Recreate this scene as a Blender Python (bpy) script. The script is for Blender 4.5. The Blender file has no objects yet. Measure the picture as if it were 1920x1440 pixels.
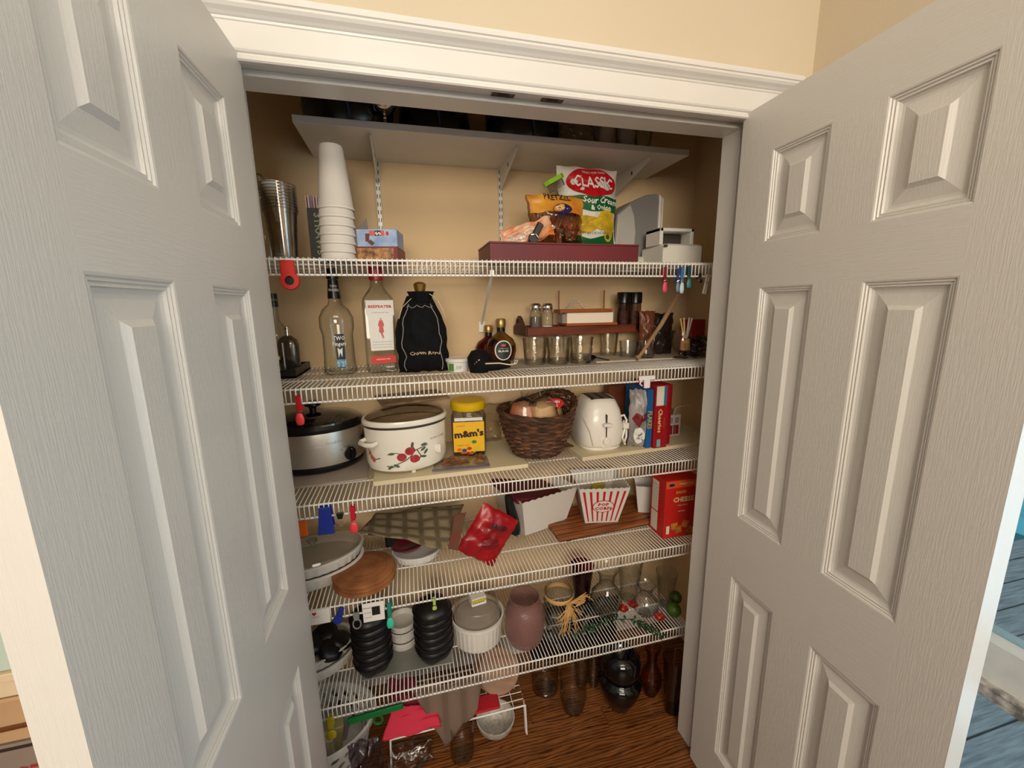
import bpy, math, random
import numpy as np
from mathutils import Vector, Matrix, noise
PI=math.pi
random.seed(7)
SC=bpy.context.scene
COL=SC.collection
# ------------------------------------------------------------------ camera
CP=dict(x=.2738,y=-.9697,z=1.5228,yaw=.2468,pitch=-.1903,roll=-.0136,f=770.54)
def _basis():
    a,b,r=CP['yaw'],CP['pitch'],CP['roll']
    f=Vector((math.sin(a)*math.cos(b),math.cos(a)*math.cos(b),math.sin(b)))
    R=Vector((math.cos(a),-math.sin(a),0)); U=R.cross(f)
    return f,R*math.cos(r)+U*math.sin(r),-R*math.sin(r)+U*math.cos(r)
CF,CR,CU=_basis(); CC=Vector((CP['x'],CP['y'],CP['z']))
cam=bpy.data.objects.new('camera',bpy.data.cameras.new('camera')); COL.objects.link(cam)
cam.matrix_world=Matrix(((CR.x,CU.x,-CF.x,CC.x),(CR.y,CU.y,-CF.y,CC.y),(CR.z,CU.z,-CF.z,CC.z),(0,0,0,1)))
cam.data.sensor_width=36; cam.data.lens=36*CP['f']/1920; cam.data.clip_start=.02; cam.data.clip_end=60
SC.camera=cam
# ------------------------------------------------------------------ light
SC.view_settings.view_transform='Standard'; SC.view_settings.look='None'; SC.view_settings.gamma=1
SC.view_settings.use_curve_mapping=False
SC.view_settings.exposure=0.0
try: SC.cycles.transparent_max_bounces=40
except Exception: pass
W=bpy.data.worlds.new('sky'); SC.world=W; W.use_nodes=True
bg=W.node_tree.nodes['Background']; bg.inputs[0].default_value=(.95,.97,1.0,1); bg.inputs[1].default_value=.11
def area(name,loc,target,sx,sy,col,power):
    L=bpy.data.lights.new(name,'AREA'); L.shape='RECTANGLE'; L.size=sx; L.size_y=sy; L.color=col; L.energy=power
    o=bpy.data.objects.new(name,L); COL.objects.link(o); o.location=loc
    o.rotation_euler=(Vector(target)-Vector(loc)).to_track_quat('-Z','Y').to_euler(); return o
area('window_daylight',(1.46,-1.17,1.25),(-.5,-1.10,1.15),.86,1.5,(.62,.84,1.0),12)
area('room_window_light',(-.1,-3.2,1.95),(.5,.3,1.7),1.6,.7,(1.0,.88,.73),61)
area('ceiling_lamp_light',(.35,-1.75,2.56),(.55,.2,1.75),1.1,.5,(1.0,.90,.76),15)
sn=bpy.data.lights.new('sun','SUN'); sn.energy=2.6; sn.angle=.02; sn.color=(1.0,.97,.92)
so=bpy.data.objects.new('sun',sn); COL.objects.link(so); so.rotation_euler=Vector((.16,.10,-1)).to_track_quat('-Z','Y').to_euler()
# ------------------------------------------------------------------ helpers
def ray(u,v): return CF+CR*((u-960)/CP['f'])-CU*((v-720)/CP['f'])
def at(u,v,x=None,y=None,z=None):
    d=ray(u,v); i,val=(0,x) if x is not None else (1,y) if y is not None else (2,z)
    return CC+d*((val-CC[i])/d[i])
def depth(p): return (Vector(p)-CC).dot(CF)
def proj(p):
    d=Vector(p)-CC; w=d.dot(CF); return (960+CP['f']*d.dot(CR)/w,720-CP['f']*d.dot(CU)/w)
def lin(c):
    def g(t): t/=255.; return t/12.92 if t<=.04045 else ((t+.055)/1.055)**2.4
    return (g(c[0]),g(c[1]),g(c[2]),1)
MATS={}
def mat(name,col=(200,200,200),rough=.5,metal=0,var=0.0,vscale=8,bump=0,bscale=60,stretch=None,trans=0,emit=None,spec=.5,col2=None,coat=0):
    if name in MATS: return MATS[name]
    m=bpy.data.materials.new(name); m.use_nodes=True; nt=m.node_tree; b=nt.nodes['Principled BSDF']
    b.inputs['Base Color'].default_value=lin(col); b.inputs['Roughness'].default_value=rough; b.inputs['Metallic'].default_value=metal
    b.inputs['Specular IOR Level'].default_value=spec
    if coat: b.inputs['Coat Weight'].default_value=coat; b.inputs['Coat Roughness'].default_value=.08
    if trans: b.inputs['Transmission Weight'].default_value=trans
    tc=nt.nodes.new('ShaderNodeTexCoord'); mp=nt.nodes.new('ShaderNodeMapping'); nt.links.new(tc.outputs['Object'],mp.inputs[0])
    if stretch: mp.inputs['Scale'].default_value=stretch
    if var or col2:
        n=nt.nodes.new('ShaderNodeTexNoise'); n.inputs['Scale'].default_value=vscale; n.inputs['Detail'].default_value=4
        nt.links.new(mp.outputs[0],n.inputs['Vector'])
        r=nt.nodes.new('ShaderNodeValToRGB'); r.color_ramp.elements[0].position=.35; r.color_ramp.elements[1].position=.65
        c2=col2 if col2 else tuple(max(0,x*(1-var)) for x in col)
        r.color_ramp.elements[0].color=lin(c2); r.color_ramp.elements[1].color=lin(col)
        nt.links.new(n.outputs[0],r.inputs[0]); nt.links.new(r.outputs[0],b.inputs['Base Color'])
    if bump:
        n2=nt.nodes.new('ShaderNodeTexNoise'); n2.inputs['Scale'].default_value=bscale; n2.inputs['Detail'].default_value=3
        nt.links.new(mp.outputs[0],n2.inputs['Vector'])
        bp=nt.nodes.new('ShaderNodeBump'); bp.inputs['Strength'].default_value=bump; bp.inputs['Distance'].default_value=.002
        nt.links.new(n2.outputs[0],bp.inputs['Height']); nt.links.new(bp.outputs[0],b.inputs['Normal'])
    if emit: b.inputs['Emission Color'].default_value=lin(emit[0]); b.inputs['Emission Strength'].default_value=emit[1]
    MATS[name]=m; return m
def glassmat(name,tint=(238,242,240),edge=(120,125,122),rough=.03,gloss=1.0,ior=1.45,bump=0,bscale=40):
    if name in MATS: return MATS[name]
    m=bpy.data.materials.new(name); m.use_nodes=True; nt=m.node_tree; nt.nodes.remove(nt.nodes['Principled BSDF'])
    out=nt.nodes['Material Output']; tr=nt.nodes.new('ShaderNodeBsdfTransparent'); gl=nt.nodes.new('ShaderNodeBsdfGlossy')
    gl.inputs['Roughness'].default_value=rough; gl.inputs['Color'].default_value=(gloss,gloss,gloss,1)
    lw=nt.nodes.new('ShaderNodeLayerWeight'); lw.inputs[0].default_value=.5
    rp=nt.nodes.new('ShaderNodeValToRGB'); rp.color_ramp.elements[0].position=.25; rp.color_ramp.elements[1].position=.95
    rp.color_ramp.elements[0].color=lin(tint); rp.color_ramp.elements[1].color=lin(edge)
    nt.links.new(lw.outputs['Facing'],rp.inputs[0]); nt.links.new(rp.outputs[0],tr.inputs[0])
    pw=nt.nodes.new('ShaderNodeMath'); pw.operation='POWER'; pw.inputs[1].default_value=3.2; nt.links.new(lw.outputs['Facing'],pw.inputs[0])
    fr=nt.nodes.new('ShaderNodeMath'); fr.operation='MULTIPLY_ADD'; fr.inputs[1].default_value=.62; fr.inputs[2].default_value=((ior-1)/(ior+1))**2*1.4; nt.links.new(pw.outputs[0],fr.inputs[0])
    mx=nt.nodes.new('ShaderNodeMixShader'); nt.links.new(fr.outputs[0],mx.inputs[0]); nt.links.new(tr.outputs[0],mx.inputs[1]); nt.links.new(gl.outputs[0],mx.inputs[2])
    if bump:
        n2=nt.nodes.new('ShaderNodeTexNoise'); n2.inputs['Scale'].default_value=bscale
        tc=nt.nodes.new('ShaderNodeTexCoord'); nt.links.new(tc.outputs['Object'],n2.inputs['Vector'])
        bp=nt.nodes.new('ShaderNodeBump'); bp.inputs['Strength'].default_value=bump; bp.inputs['Distance'].default_value=.004
        nt.links.new(n2.outputs[0],bp.inputs['Height'])
        for x in (lw,gl): nt.links.new(bp.outputs[0],x.inputs['Normal'])
    nt.links.new(mx.outputs[0],out.inputs[0]); MATS[name]=m; return m
class G:
    """mesh collector"""
    def __init__(s): s.v=[]; s.f=[]; s.m=[]
    def add(s,vs,fs,mi=0,T=None):
        o=len(s.v); s.v+=[(T@Vector(p)) if T is not None else Vector(p) for p in vs]
        s.f+=[tuple(i+o for i in f) for f in fs]; s.m+=[mi]*len(fs); return s
    def box(s,x0,x1,y0,y1,z0,z1,mi=0,T=None,b=0):
        if b<=0:
            vs=[(x,y,z) for z in(z0,z1) for y in(y0,y1) for x in(x0,x1)]
            fs=[(0,2,3,1),(4,5,7,6),(0,1,5,4),(2,6,7,3),(0,4,6,2),(1,3,7,5)]
            return s.add(vs,fs,mi,T)
        # chamfered in all edges through bmesh-free construction: octagonal prism with inset caps
        def ring(z,i):
            return [(x0+b+i,y0+i,z),(x1-b-i,y0+i,z),(x1-i,y0+b+i,z),(x1-i,y1-b-i,z),(x1-b-i,y1-i,z),(x0+b+i,y1-i,z),(x0+i,y1-b-i,z),(x0+i,y0+b+i,z)]
        R=[ring(z0,b*.6),ring(z0+b*.6,0),ring(z1-b*.6,0),ring(z1,b*.6)]
        vs=sum(R,[]); fs=[tuple(range(7,-1,-1)),tuple(range(24,32))]
        for k in range(3):
            for i in range(8): j=(i+1)%8; fs.append((k*8+i,k*8+j,k*8+8+j,k*8+8+i))
        return s.add(vs,fs,mi,T)
    def tube(s,pts,r,n=6,mi=0,closed=False,T=None,cap=True):
        pts=[Vector(p) for p in pts]; N=len(pts); vs=[]; prev=None
        for i,p in enumerate(pts):
            if closed: t=pts[(i+1)%N]-pts[i-1]
            else: t=(pts[min(i+1,N-1)]-pts[max(i-1,0)])
            if t.length<1e-9: t=Vector((0,0,1))
            t.normalize()
            if prev is None:
                a=t.cross(Vector((0,0,1)));
                if a.length<.1: a=t.cross(Vector((1,0,0)))
            else: a=prev-t*prev.dot(t)
            a.normalize(); b=t.cross(a); prev=a
            rr=r[i] if isinstance(r,(list,tuple)) else r
            for k in range(n):
                q=2*PI*(k+.5)/n; vs.append(p+a*(math.cos(q)*rr)+b*(math.sin(q)*rr))
        fs=[]
        for i in range(N if closed else N-1):
            j=(i+1)%N
            for k in range(n): l=(k+1)%n; fs.append((i*n+k,i*n+l,j*n+l,j*n+k))
        if cap and not closed: fs+= [tuple(range(n-1,-1,-1)),tuple(range((N-1)*n,N*n))]
        return s.add(vs,fs,mi,T)
    def lathe(s,prof,n=28,mi=0,T=None,sx=1,sy=1,flute=0,nf=0,fn=None):
        """prof list of (r,z); r==0 ends closed"""
        vs=[];fs=[];idx=[]
        for (r,z) in prof:
            if r<=1e-7: idx.append([len(vs)]); vs.append((0,0,z))
            else:
                row=[]
                for k in range(n):
                    a=2*PI*k/n; rr=r*(1+flute*math.cos(nf*a)) if flute else r
                    p=(rr*math.cos(a)*sx,rr*math.sin(a)*sy,z)
                    if fn: p=fn(p,a)
                    row.append(len(vs)); vs.append(p)
                idx.append(row)
        for i in range(len(idx)-1):
            A,B=idx[i],idx[i+1]
            if len(A)==1 and len(B)==1: continue
            for k in range(n):
                l=(k+1)%n
                if len(A)==1: fs.append((A[0],B[l],B[k]))
                elif len(B)==1: fs.append((A[k],A[l],B[0]))
                else: fs.append((A[k],A[l],B[l],B[k]))
        return s.add(vs,fs,mi,T)
    def prism(s,poly,z0,z1,mi=0,T=None):
        n=len(poly); vs=[(x,y,z0) for x,y in poly]+[(x,y,z1) for x,y in poly]
        fs=[tuple(range(n-1,-1,-1)),tuple(range(n,2*n))]+[(i,(i+1)%n,n+(i+1)%n,n+i) for i in range(n)]
        return s.add(vs,fs,mi,T)
    def grid(s,fn,nu,nv,mi=0,T=None,th=0):
        """fn(a,b) with a,b in 0..1; th>0 = thickness along local normal handled by solidify"""
        vs=[fn(i/nu,j/nv) for j in range(nv+1) for i in range(nu+1)]
        fs=[(j*(nu+1)+i,j*(nu+1)+i+1,(j+1)*(nu+1)+i+1,(j+1)*(nu+1)+i) for j in range(nv) for i in range(nu)]
        return s.add(vs,fs,mi,T)
def obj(name,g,m,parent=None,smooth=True,loc=None,rot=None,solid=0,label=None,bevel=0,kind=None,ang=40,mesh=None):
    if mesh is None:
        mesh=bpy.data.meshes.new(name); mesh.from_pydata([tuple(p) for p in g.v],[],g.f)
        ms=m if isinstance(m,(list,tuple)) else [m]
        for x in ms: mesh.materials.append(x)
        if len(ms)>1: mesh.polygons.foreach_set('material_index',g.m)
        if smooth:
            mesh.polygons.foreach_set('use_smooth',[True]*len(mesh.polygons))
            mesh.set_sharp_from_angle(angle=math.radians(ang))
        mesh.validate(); mesh.update()
    o=bpy.data.objects.new(name,mesh); COL.objects.link(o)
    if parent is not None: o.parent=parent
    if loc is not None: o.location=loc
    if rot is not None: o.rotation_euler=rot
    if solid:
        md=o.modifiers.new('solid','SOLIDIFY'); md.thickness=solid; md.offset=0
    if bevel:
        md=o.modifiers.new('bevel','BEVEL'); md.width=bevel; md.segments=2; md.limit_method='ANGLE'
    if label: o['label']=label
    if kind: o['kind']=kind
    return o
def tag(o,label,cat,group=None):
    o['label']=label; o['category']=cat
    if group: o['group']=group
    return o
def thing(name,label,cat,loc=(0,0,0),rz=0,group=None,rot=None):
    o=bpy.data.objects.new(name,None); o.empty_display_size=.02; COL.objects.link(o); o.location=loc
    o.rotation_euler=rot if rot else (0,0,rz); return tag(o,label,cat,group)
def struct(name,g,m,smooth=False,parent=None):
    o=obj(name,g,m,parent,smooth)
    if parent is None: o['kind']='structure'
    return o
def dup(root,loc,rz=None,label=None,group=None,rot=None):
    r=root.copy(); COL.objects.link(r); r.location=loc
    if rz is not None: r.rotation_euler=(0,0,rz)
    if rot is not None: r.rotation_euler=rot
    if label: r['label']=label
    if group: r['group']=group
    for ch in list(root.children):
        c=ch.copy(); COL.objects.link(c); c.parent=r
        for q in list(ch.children):
            d=q.copy(); COL.objects.link(d); d.parent=c
    return r
# --- surfaces for flat print: map (x,y) metres on the label to local 3-D
def s_flat(o,ex,ey,off=.0007):
    o,ex,ey=Vector(o),Vector(ex).normalized(),Vector(ey).normalized(); n=ex.cross(ey)
    return lambda x,y:o+ex*x+ey*y+n*off
def s_cyl(R,z0=0,a0=-PI/2,sx=1,sy=1,taper=0,off=.0007):
    def f(x,y):
        r=R+taper*y+off; a=a0+x/R; return Vector((r*math.cos(a)*sx,r*math.sin(a)*sy,z0+y))
    return f
def txt(s,size,surf,m,parent,cx=0,cy=0,rot=0,name='lettering',bold=.0,sx=1,shear=0,align='CENTER',thick=0):
    c=bpy.data.curves.new(name,'FONT'); c.body=s; c.size=size; c.align_x=align; c.align_y='CENTER'; c.resolution_u=1; c.offset=bold*size; c.shear=shear
    t=bpy.data.objects.new('t',c); me=bpy.data.meshes.new_from_object(t); bpy.data.objects.remove(t); bpy.data.curves.remove(c)
    cr,sr=math.cos(rot),math.sin(rot)
    for v in me.vertices:
        x,y=v.co.x*sx,v.co.y; v.co=surf(cx+x*cr-y*sr,cy+x*sr+y*cr)
    me.materials.clear(); me.materials.append(m); me.name=name
    o=bpy.data.objects.new(name,me); COL.objects.link(o); o.parent=parent
    return o
def decal(name,polys,surf,m,parent,layer=0):
    """polys: list of 2-D outlines, fan from centre"""
    vs=[];fs=[]
    base=surf
    for poly in polys:
        n=len(poly); cx=sum(p[0] for p in poly)/n; cy=sum(p[1] for p in poly)/n; o=len(vs)
        vs.append(base(cx,cy)); vs+=[base(x,y) for x,y in poly]
        fs+=[(o,o+1+i,o+1+(i+1)%n) for i in range(n)]
    g=G(); g.add(vs,fs); return obj(name,g,m,parent,smooth=False)
def rect(x0,y0,x1,y1,n=6):
    P=[]
    for i in range(n): P.append((x0+(x1-x0)*i/n,y0))
    P.append((x1,y0))
    for i in range(n): P.append((x1-(x1-x0)*i/n,y1))
    P.append((x0,y1)); return P
def gridecal(name,x0,y0,x1,y1,surf,m,parent,nu=10,nv=2):
    g=G(); g.grid(lambda a,b:surf(x0+(x1-x0)*a,y0+(y1-y0)*b),nu,nv); return obj(name,g,m,parent,smooth=True)
def disc(cx,cy,rx,ry=None,n=18,rot=0):
    ry=ry or rx; c,s=math.cos(rot),math.sin(rot)
    return [(cx+rx*math.cos(2*PI*i/n)*c-ry*math.sin(2*PI*i/n)*s,cy+rx*math.cos(2*PI*i/n)*s+ry*math.sin(2*PI*i/n)*c) for i in range(n)]
def up(surf,d):
    """the same surface a hair further out"""
    e=1e-4
    def f(x,y):
        p=surf(x,y); n=(surf(x+e,y)-p).cross(surf(x,y+e)-p)
        if n.length>0: n.normalize()
        return p+n*d
    return f
# ------------------------------------------------------------------ paints
PAINT_L=mat('door_paint',(214,210,203),.38,bump=.35,bscale=45,stretch=(9,9,.5))
def grain(name,sc):
    m=bpy.data.materials.new(name); m.use_nodes=True; nt=m.node_tree; b=nt.nodes['Principled BSDF']
    b.inputs['Base Color'].default_value=lin((216,212,205)); b.inputs['Roughness'].default_value=.36
    tc=nt.nodes.new('ShaderNodeTexCoord'); mp=nt.nodes.new('ShaderNodeMapping'); mp.inputs['Scale'].default_value=sc
    nt.links.new(tc.outputs['Object'],mp.inputs[0])
    n=nt.nodes.new('ShaderNodeTexNoise'); n.inputs['Scale'].default_value=9; n.inputs['Detail'].default_value=3; n.inputs['Distortion'].default_value=.6
    nt.links.new(mp.outputs[0],n.inputs['Vector'])
    r=nt.nodes.new('ShaderNodeValToRGB'); r.color_ramp.elements[0].position=.38; r.color_ramp.elements[1].position=.62
    nt.links.new(n.outputs[0],r.inputs[0])
    bp=nt.nodes.new('ShaderNodeBump'); bp.inputs['Strength'].default_value=.17; bp.inputs['Distance'].default_value=.0008
    nt.links.new(r.outputs[0],bp.inputs['Height']); nt.links.new(bp.outputs[0],b.inputs['Normal'])
    return m
GV=grain('white_grained_paint_upright',(44,44,2.6)); GH=grain('white_grained_paint_level',(44,2.8,44))
TRIM=mat('trim_paint',(226,223,217),.3,var=.02,vscale=3)
WALLP=mat('wall_paint_beige',(214,199,173),.75,bump=.15,bscale=250,var=.02,vscale=2)
WALLC=mat('closet_wall_paint',(228,199,156),.8,bump=.12,bscale=220,var=.03,vscale=2)
WIRE=mat('white_coated_wire',(246,244,238),.35)
BOARDW=mat('white_melamine_board',(222,220,216),.45,var=.02)
BLK=mat('black_plastic',(14,14,16),.28)
# ------------------------------------------------------------------ setting
FZ=-.04; WT=.11; BY=.60; XL=-.30; XR=1.46
Z={1:1.6459,2:1.3145,3:.984,4:.6562,5:.3079}
ST={k:v+.0022 for k,v in Z.items()}
ST[0]=FZ
# hardwood floor: boards running towards the closet's long side
def floor():
    m=bpy.data.materials.new('hardwood'); m.use_nodes=True; nt=m.node_tree; b=nt.nodes['Principled BSDF']
    tc=nt.nodes.new('ShaderNodeTexCoord'); mp=nt.nodes.new('ShaderNodeMapping'); mp.inputs['Scale'].default_value=(1.6,11,1)
    oi=nt.nodes.new('ShaderNodeObjectInfo'); ad=nt.nodes.new('ShaderNodeVectorMath'); ad.operation='ADD'
    ml=nt.nodes.new('ShaderNodeMath'); ml.operation='MULTIPLY'; ml.inputs[1].default_value=37
    nt.links.new(oi.outputs['Random'],ml.inputs[0]); nt.links.new(tc.outputs['Object'],mp.inputs[0]); nt.links.new(mp.outputs[0],ad.inputs[0]); nt.links.new(ml.outputs[0],ad.inputs[1])
    n=nt.nodes.new('ShaderNodeTexNoise'); n.inputs['Scale'].default_value=2.2; n.inputs['Detail'].default_value=5; n.inputs['Distortion'].default_value=1.6
    w=nt.nodes.new('ShaderNodeTexWave'); w.bands_direction='Y'; w.inputs['Scale'].default_value=2.6; w.inputs['Distortion'].default_value=11; w.inputs['Detail'].default_value=3; w.inputs['Detail Scale'].default_value=1.2
    nt.links.new(ad.outputs[0],n.inputs['Vector']); nt.links.new(ad.outputs[0],w.inputs['Vector'])
    r=nt.nodes.new('ShaderNodeValToRGB'); e=r.color_ramp.elements; e[0].position=.0; e[0].color=lin((70,36,16)); e[1].position=.9; e[1].color=lin((150,92,46))
    x=e.new(.22); x.color=lin((126,74,34))
    nt.links.new(w.outputs[0],r.inputs[0])
    mx=nt.nodes.new('ShaderNodeMixRGB'); mx.blend_type='MULTIPLY'; mx.inputs[0].default_value=.5
    r2=nt.nodes.new('ShaderNodeValToRGB'); r2.color_ramp.elements[0].color=lin((140,120,100)); r2.color_ramp.elements[1].color=(1,1,1,1); r2.color_ramp.elements[0].position=.3; r2.color_ramp.elements[1].position=.6
    nt.links.new(n.outputs[0],r2.inputs[0]); nt.links.new(r.outputs[0],mx.inputs[1]); nt.links.new(r2.outputs[0],mx.inputs[2])
    nt.links.new(mx.outputs[0],b.inputs['Base Color']); b.inputs['Roughness'].default_value=.32
    g=G(); g.box(-2.6,1.9,-4.2,BY,FZ-.03,FZ-.0035); fl=struct('floor',g,mat('subfloor',(60,34,16),.8))
    wd=.082; y=-2.2; k=0
    while y<BY:
        x=-1.3-random.random()*.9
        while x<1.9:
            L=.7+random.random()*.9; x1=min(x+L,1.88)
            if x1>x+.02:
                gg=G(); gg.box(0,x1-x-.0012,0,min(wd-.0012,BY-y),0,.0035,b=.0008)
                o=obj('plank',gg,m,fl,smooth=False,loc=(x,y,FZ-.0035))
            x+=L
        y+=wd; k+=1
floor()
# closet walls
def wall(name,x0,x1,y0,y1,z0,z1,m): return struct(name,G().box(x0,x1,y0,y1,z0,z1),m)
CZ=2.55
wall('wall_back',XL-.08,XR+.08,BY,BY+.08,FZ,CZ,WALLC)
wall('wall_closet_left',XL-.08,XL,WT,BY,FZ,CZ,WALLC)
wall('wall_closet_right',XR,XR+.08,WT,BY,FZ,CZ,WALLC)
JL,JR,JH=-.036,1.173,1.985
g=G(); g.box(-2.6,JL-.016,.0,WT,FZ,2.62).box(JR+.016,XR+.08,.0,WT,FZ,2.62).box(JL-.016,JR+.016,.0,WT,JH+.016,2.62)
struct('wall_front',g,WALLP)
# right-hand room wall with a glazed door near the camera
RX=1.335
g=G(); g.box(RX,RX+.11,-.34,0,FZ,2.62).box(RX,RX+.11,-1.62,-.34,2.05,2.62).box(RX,RX+.11,-4.2,-1.62,FZ,2.62)
struct('wall_right',g,WALLP)
wall('ceiling',-2.6,1.56,-4.2,BY+.08,2.62,2.68,mat('ceiling_paint',(238,234,226),.8))
for nm,x0,x1,y0,y1 in [('baseboard_back',XL,XR,BY-.012,BY),]:
    g=G(); g.prism([(0,0),(.012,0),(.012,.075),(.008,.088),(0,.092)],0,x1-x0)
    o=struct(nm,g,TRIM); o.matrix_world=Matrix(((0,0,1,x0),(-1,0,0,y1),(0,1,0,FZ),(0,0,0,1)))
g=G(); g.prism([(0,0),(.012,0),(.012,.075),(.008,.088),(0,.092)],0,BY-WT)
o=struct('baseboard_right',g,TRIM); o.matrix_world=Matrix(((-1,0,0,XR),(0,0,1,WT),(0,1,0,FZ),(0,0,0,1)))
# jambs with stops
g=G(); g.box(JL-.016,JL,-.002,WT+.002,FZ,JH+.016).box(JR,JR+.016,-.002,WT+.002,FZ,JH+.016).box(JL,JR,-.002,WT+.002,JH,JH+.016)
g.box(JR-.011,JR,.040,WT-.004,FZ,JH,b=.002).box(JL,JL+.011,.040,WT-.004,FZ,JH,b=.002).box(JL+.011,JR-.011,.038,WT-.004,JH-.012,JH,b=.002)
struct('trim_1',g,TRIM)
# moulded casing
def casing():
    # profile: p=(out from wall, height above the opening)
    prof=[(0,-.012),(.010,-.012),(.013,-.009),(.013,-.003),(.010,0),(.010,.004),(.014,.006),(.016,.010),(.016,.062),(.018,.064),(.019,.068),(.022,.070),(.026,.074),(.033,.079),(.037,.085),(.037,.090),(.040,.092),(.040,.100),(.036,.103),(.036,.108),(0,.108)]
    g=G(); n=len(prof)
    z0=JH+.006-.012+.006
    x0,x1=JL-.10,JR+.10
    vs=[(x,-p,z0+h*.82) for x in(x0,x1) for p,h in prof]
    fs=[(i,(i+1)%n,n+(i+1)%n,n+i) for i in range(n)]+[tuple(range(n-1,-1,-1)),tuple(range(n,2*n))]
    g.add(vs,fs); return g
o=struct('trim_2',casing(),TRIM,smooth=False)
sp=[(0,0),(.016,0),(.016,.006),(.019,.012),(.019,.055),(.024,.060),(.024,.075),(.018,.082),(0,.082)]
for nm,xs,sg in [('trim_3',JR+.010,1),('trim_4',JL-.010,-1)]:
    g=G(); n=len(sp); vs=[(xs+sg*h,-p,z) for z in(FZ,JH+.0) for p,h in sp]; g.add(vs,[(i,(i+1)%n,n+(i+1)%n,n+i) for i in range(n)]+[tuple(range(n)),tuple(range(n,2*n))])
    struct(nm,g,TRIM)
# two worn strike plates in the head of the frame
STK=mat('worn_brass_strike',(120,92,60),.5,metal=.4,col2=(40,28,20),vscale=90,bump=.6,bscale=160)
for i,xc in enumerate((.513,.629)):
    t=thing('strike_plate',['worn dark strike plate in the head of the door frame, the left one','worn dark strike plate in the head of the door frame, the right one'][i],'latch plate',(xc,.018,JH-.0005))
    obj('plate',G().box(-.026,.026,-.016,.016,-.0024,0,b=.001),STK,t,smooth=False)
    obj('latch',G().box(-.014,.012,-.006,.008,-.0045,-.002,b=.001),mat('dark_latch',(40,30,22),.5,metal=.6),t,smooth=False)
# ------------------------------------------------------------------ six-panel doors
A1,A2,B1,B2=.105,.2526,.3563,.5059
ROWS=[(1.5584+.105,1.8743),(.9359,1.5584),(.133,.7532)]
ROWS=[(1.6639,1.8743),(.9359,1.5584),(.133,.7532)]
DW,DT=.610,.035; DZ0,DZ1=-.022,1.9875
def make_door(name,side):
    # local: x = out of the visible face (+), y = from hinge (0) to free edge (DW), z
    root=bpy.data.objects.new(name,None); COL.objects.link(root); root['kind']='structure'
    ys=[0,A1,A2,B1,B2,DW]; zs=[DZ0,ROWS[2][0],ROWS[2][1],ROWS[1][0],ROWS[1][1],ROWS[0][0],ROWS[0][1],DZ1]
    g=G()
    for j in range(7):
        for i in range(5):
            if i in(1,3) and j in(1,3,5): continue
            y0,y1,z0,z1=ys[i],ys[i+1],zs[j],zs[j+1]
            rail=(j in(0,2,4,6)) and (0<i<4)
            g.add([(0,y0,z0),(0,y1,z0),(0,y1,z1),(0,y0,z1)],[(0,1,2,3)],1 if rail else 0)
    for i in(1,3):
        for j in(1,3,5): pass
    x=-DT
    g.add([(0,0,DZ0),(0,DW,DZ0),(0,DW,DZ1),(0,0,DZ1),(x,0,DZ0),(x,DW,DZ0),(x,DW,DZ1),(x,0,DZ1)],[(4,7,6,5),(0,4,5,1),(1,5,6,2),(2,6,7,3),(3,7,4,0)],0)
    lf=obj('door_leaf',g,[GV,GH],root,smooth=False)
    prof=[(0,0),(.003,-.0008),(.0045,-.0035),(.0075,-.0028),(.009,-.0055),(.0125,-.0048),(.014,-.0085),(.019,-.0105),(.024,-.0108),(.046,-.0064),(.0535,-.0006),(.0545,-.0006)]
    for (y0,y1) in((A1,A2),(B1,B2)):
        for (z0,z1) in ROWS:
            g=G(); vs=[];fs=[]
            for d,h in prof:
                vs+=[(h,y0+d,z0+d),(h,y1-d,z0+d),(h,y1-d,z1-d),(h,y0+d,z1-d)]
            for k in range(len(prof)-1):
                for i in range(4): j=(i+1)%4; fs.append((k*4+i,k*4+j,k*4+4+j,k*4+4+i))
            K=(len(prof)-1)*4; fs.append((K,K+1,K+2,K+3)); g.add(vs,fs)
            obj('panel',g,GV,lf,smooth=False)
    return root
dl=make_door('door_1','L'); dr=make_door('door_2','R')
# left door: visible face looks to +x and the leaf runs towards the camera (-y)
aL,aR=.0122,-.0478
ex=Vector((math.cos(aL),-math.sin(aL),0)); ey=Vector((-math.sin(aL),-math.cos(aL),0))
dl.matrix_world=Matrix(((ex.x,ey.x,0,0),(ex.y,ey.y,0,.0029),(0,0,1,0),(0,0,0,1)))
ey=Vector((math.sin(aR),-math.cos(aR),0)); ex=Vector((-math.cos(aR),-math.sin(aR),0))
dr.matrix_world=Matrix(((ex.x,ey.x,0,1.1371),(ex.y,ey.y,0,.0029),(0,0,1,0),(0,0,0,1)))
# glazed patio door on the right, behind the open door
g=G(); y0,y1=-1.62,-.34
g.box(RX-.01,RX+.09,y0,y0+.07,FZ,2.05).box(RX-.01,RX+.09,y1-.05,y1,FZ,2.05).box(RX-.01,RX+.09,y0,y1,1.98,2.05)
g.box(RX-.005,RX+.06,y0,y1,.79,.872).box(RX-.02,RX+.085,y0,y1,FZ,.06)
PD=struct('door_3',g,mat('patio_frame_paint',(226,226,220),.4,var=.05,vscale=20))
obj('sill_edge',G().box(RX-.022,RX+.02,y0+.07,y1-.05,.765,.792,b=.003),mat('worn_sill_paint',(205,198,192),.6,var=.45,vscale=60),PD,smooth=False)
PG=glassmat('window_glass',(236,246,250),(190,215,225),.02)
obj('pane',G().box(RX+.03,RX+.034,y0+.07,y1-.05,.872,1.98),PG,PD,smooth=False)
obj('pane',G().box(RX+.03,RX+.034,y0+.07,y1-.05,.06,.765),PG,PD,smooth=False)
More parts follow.
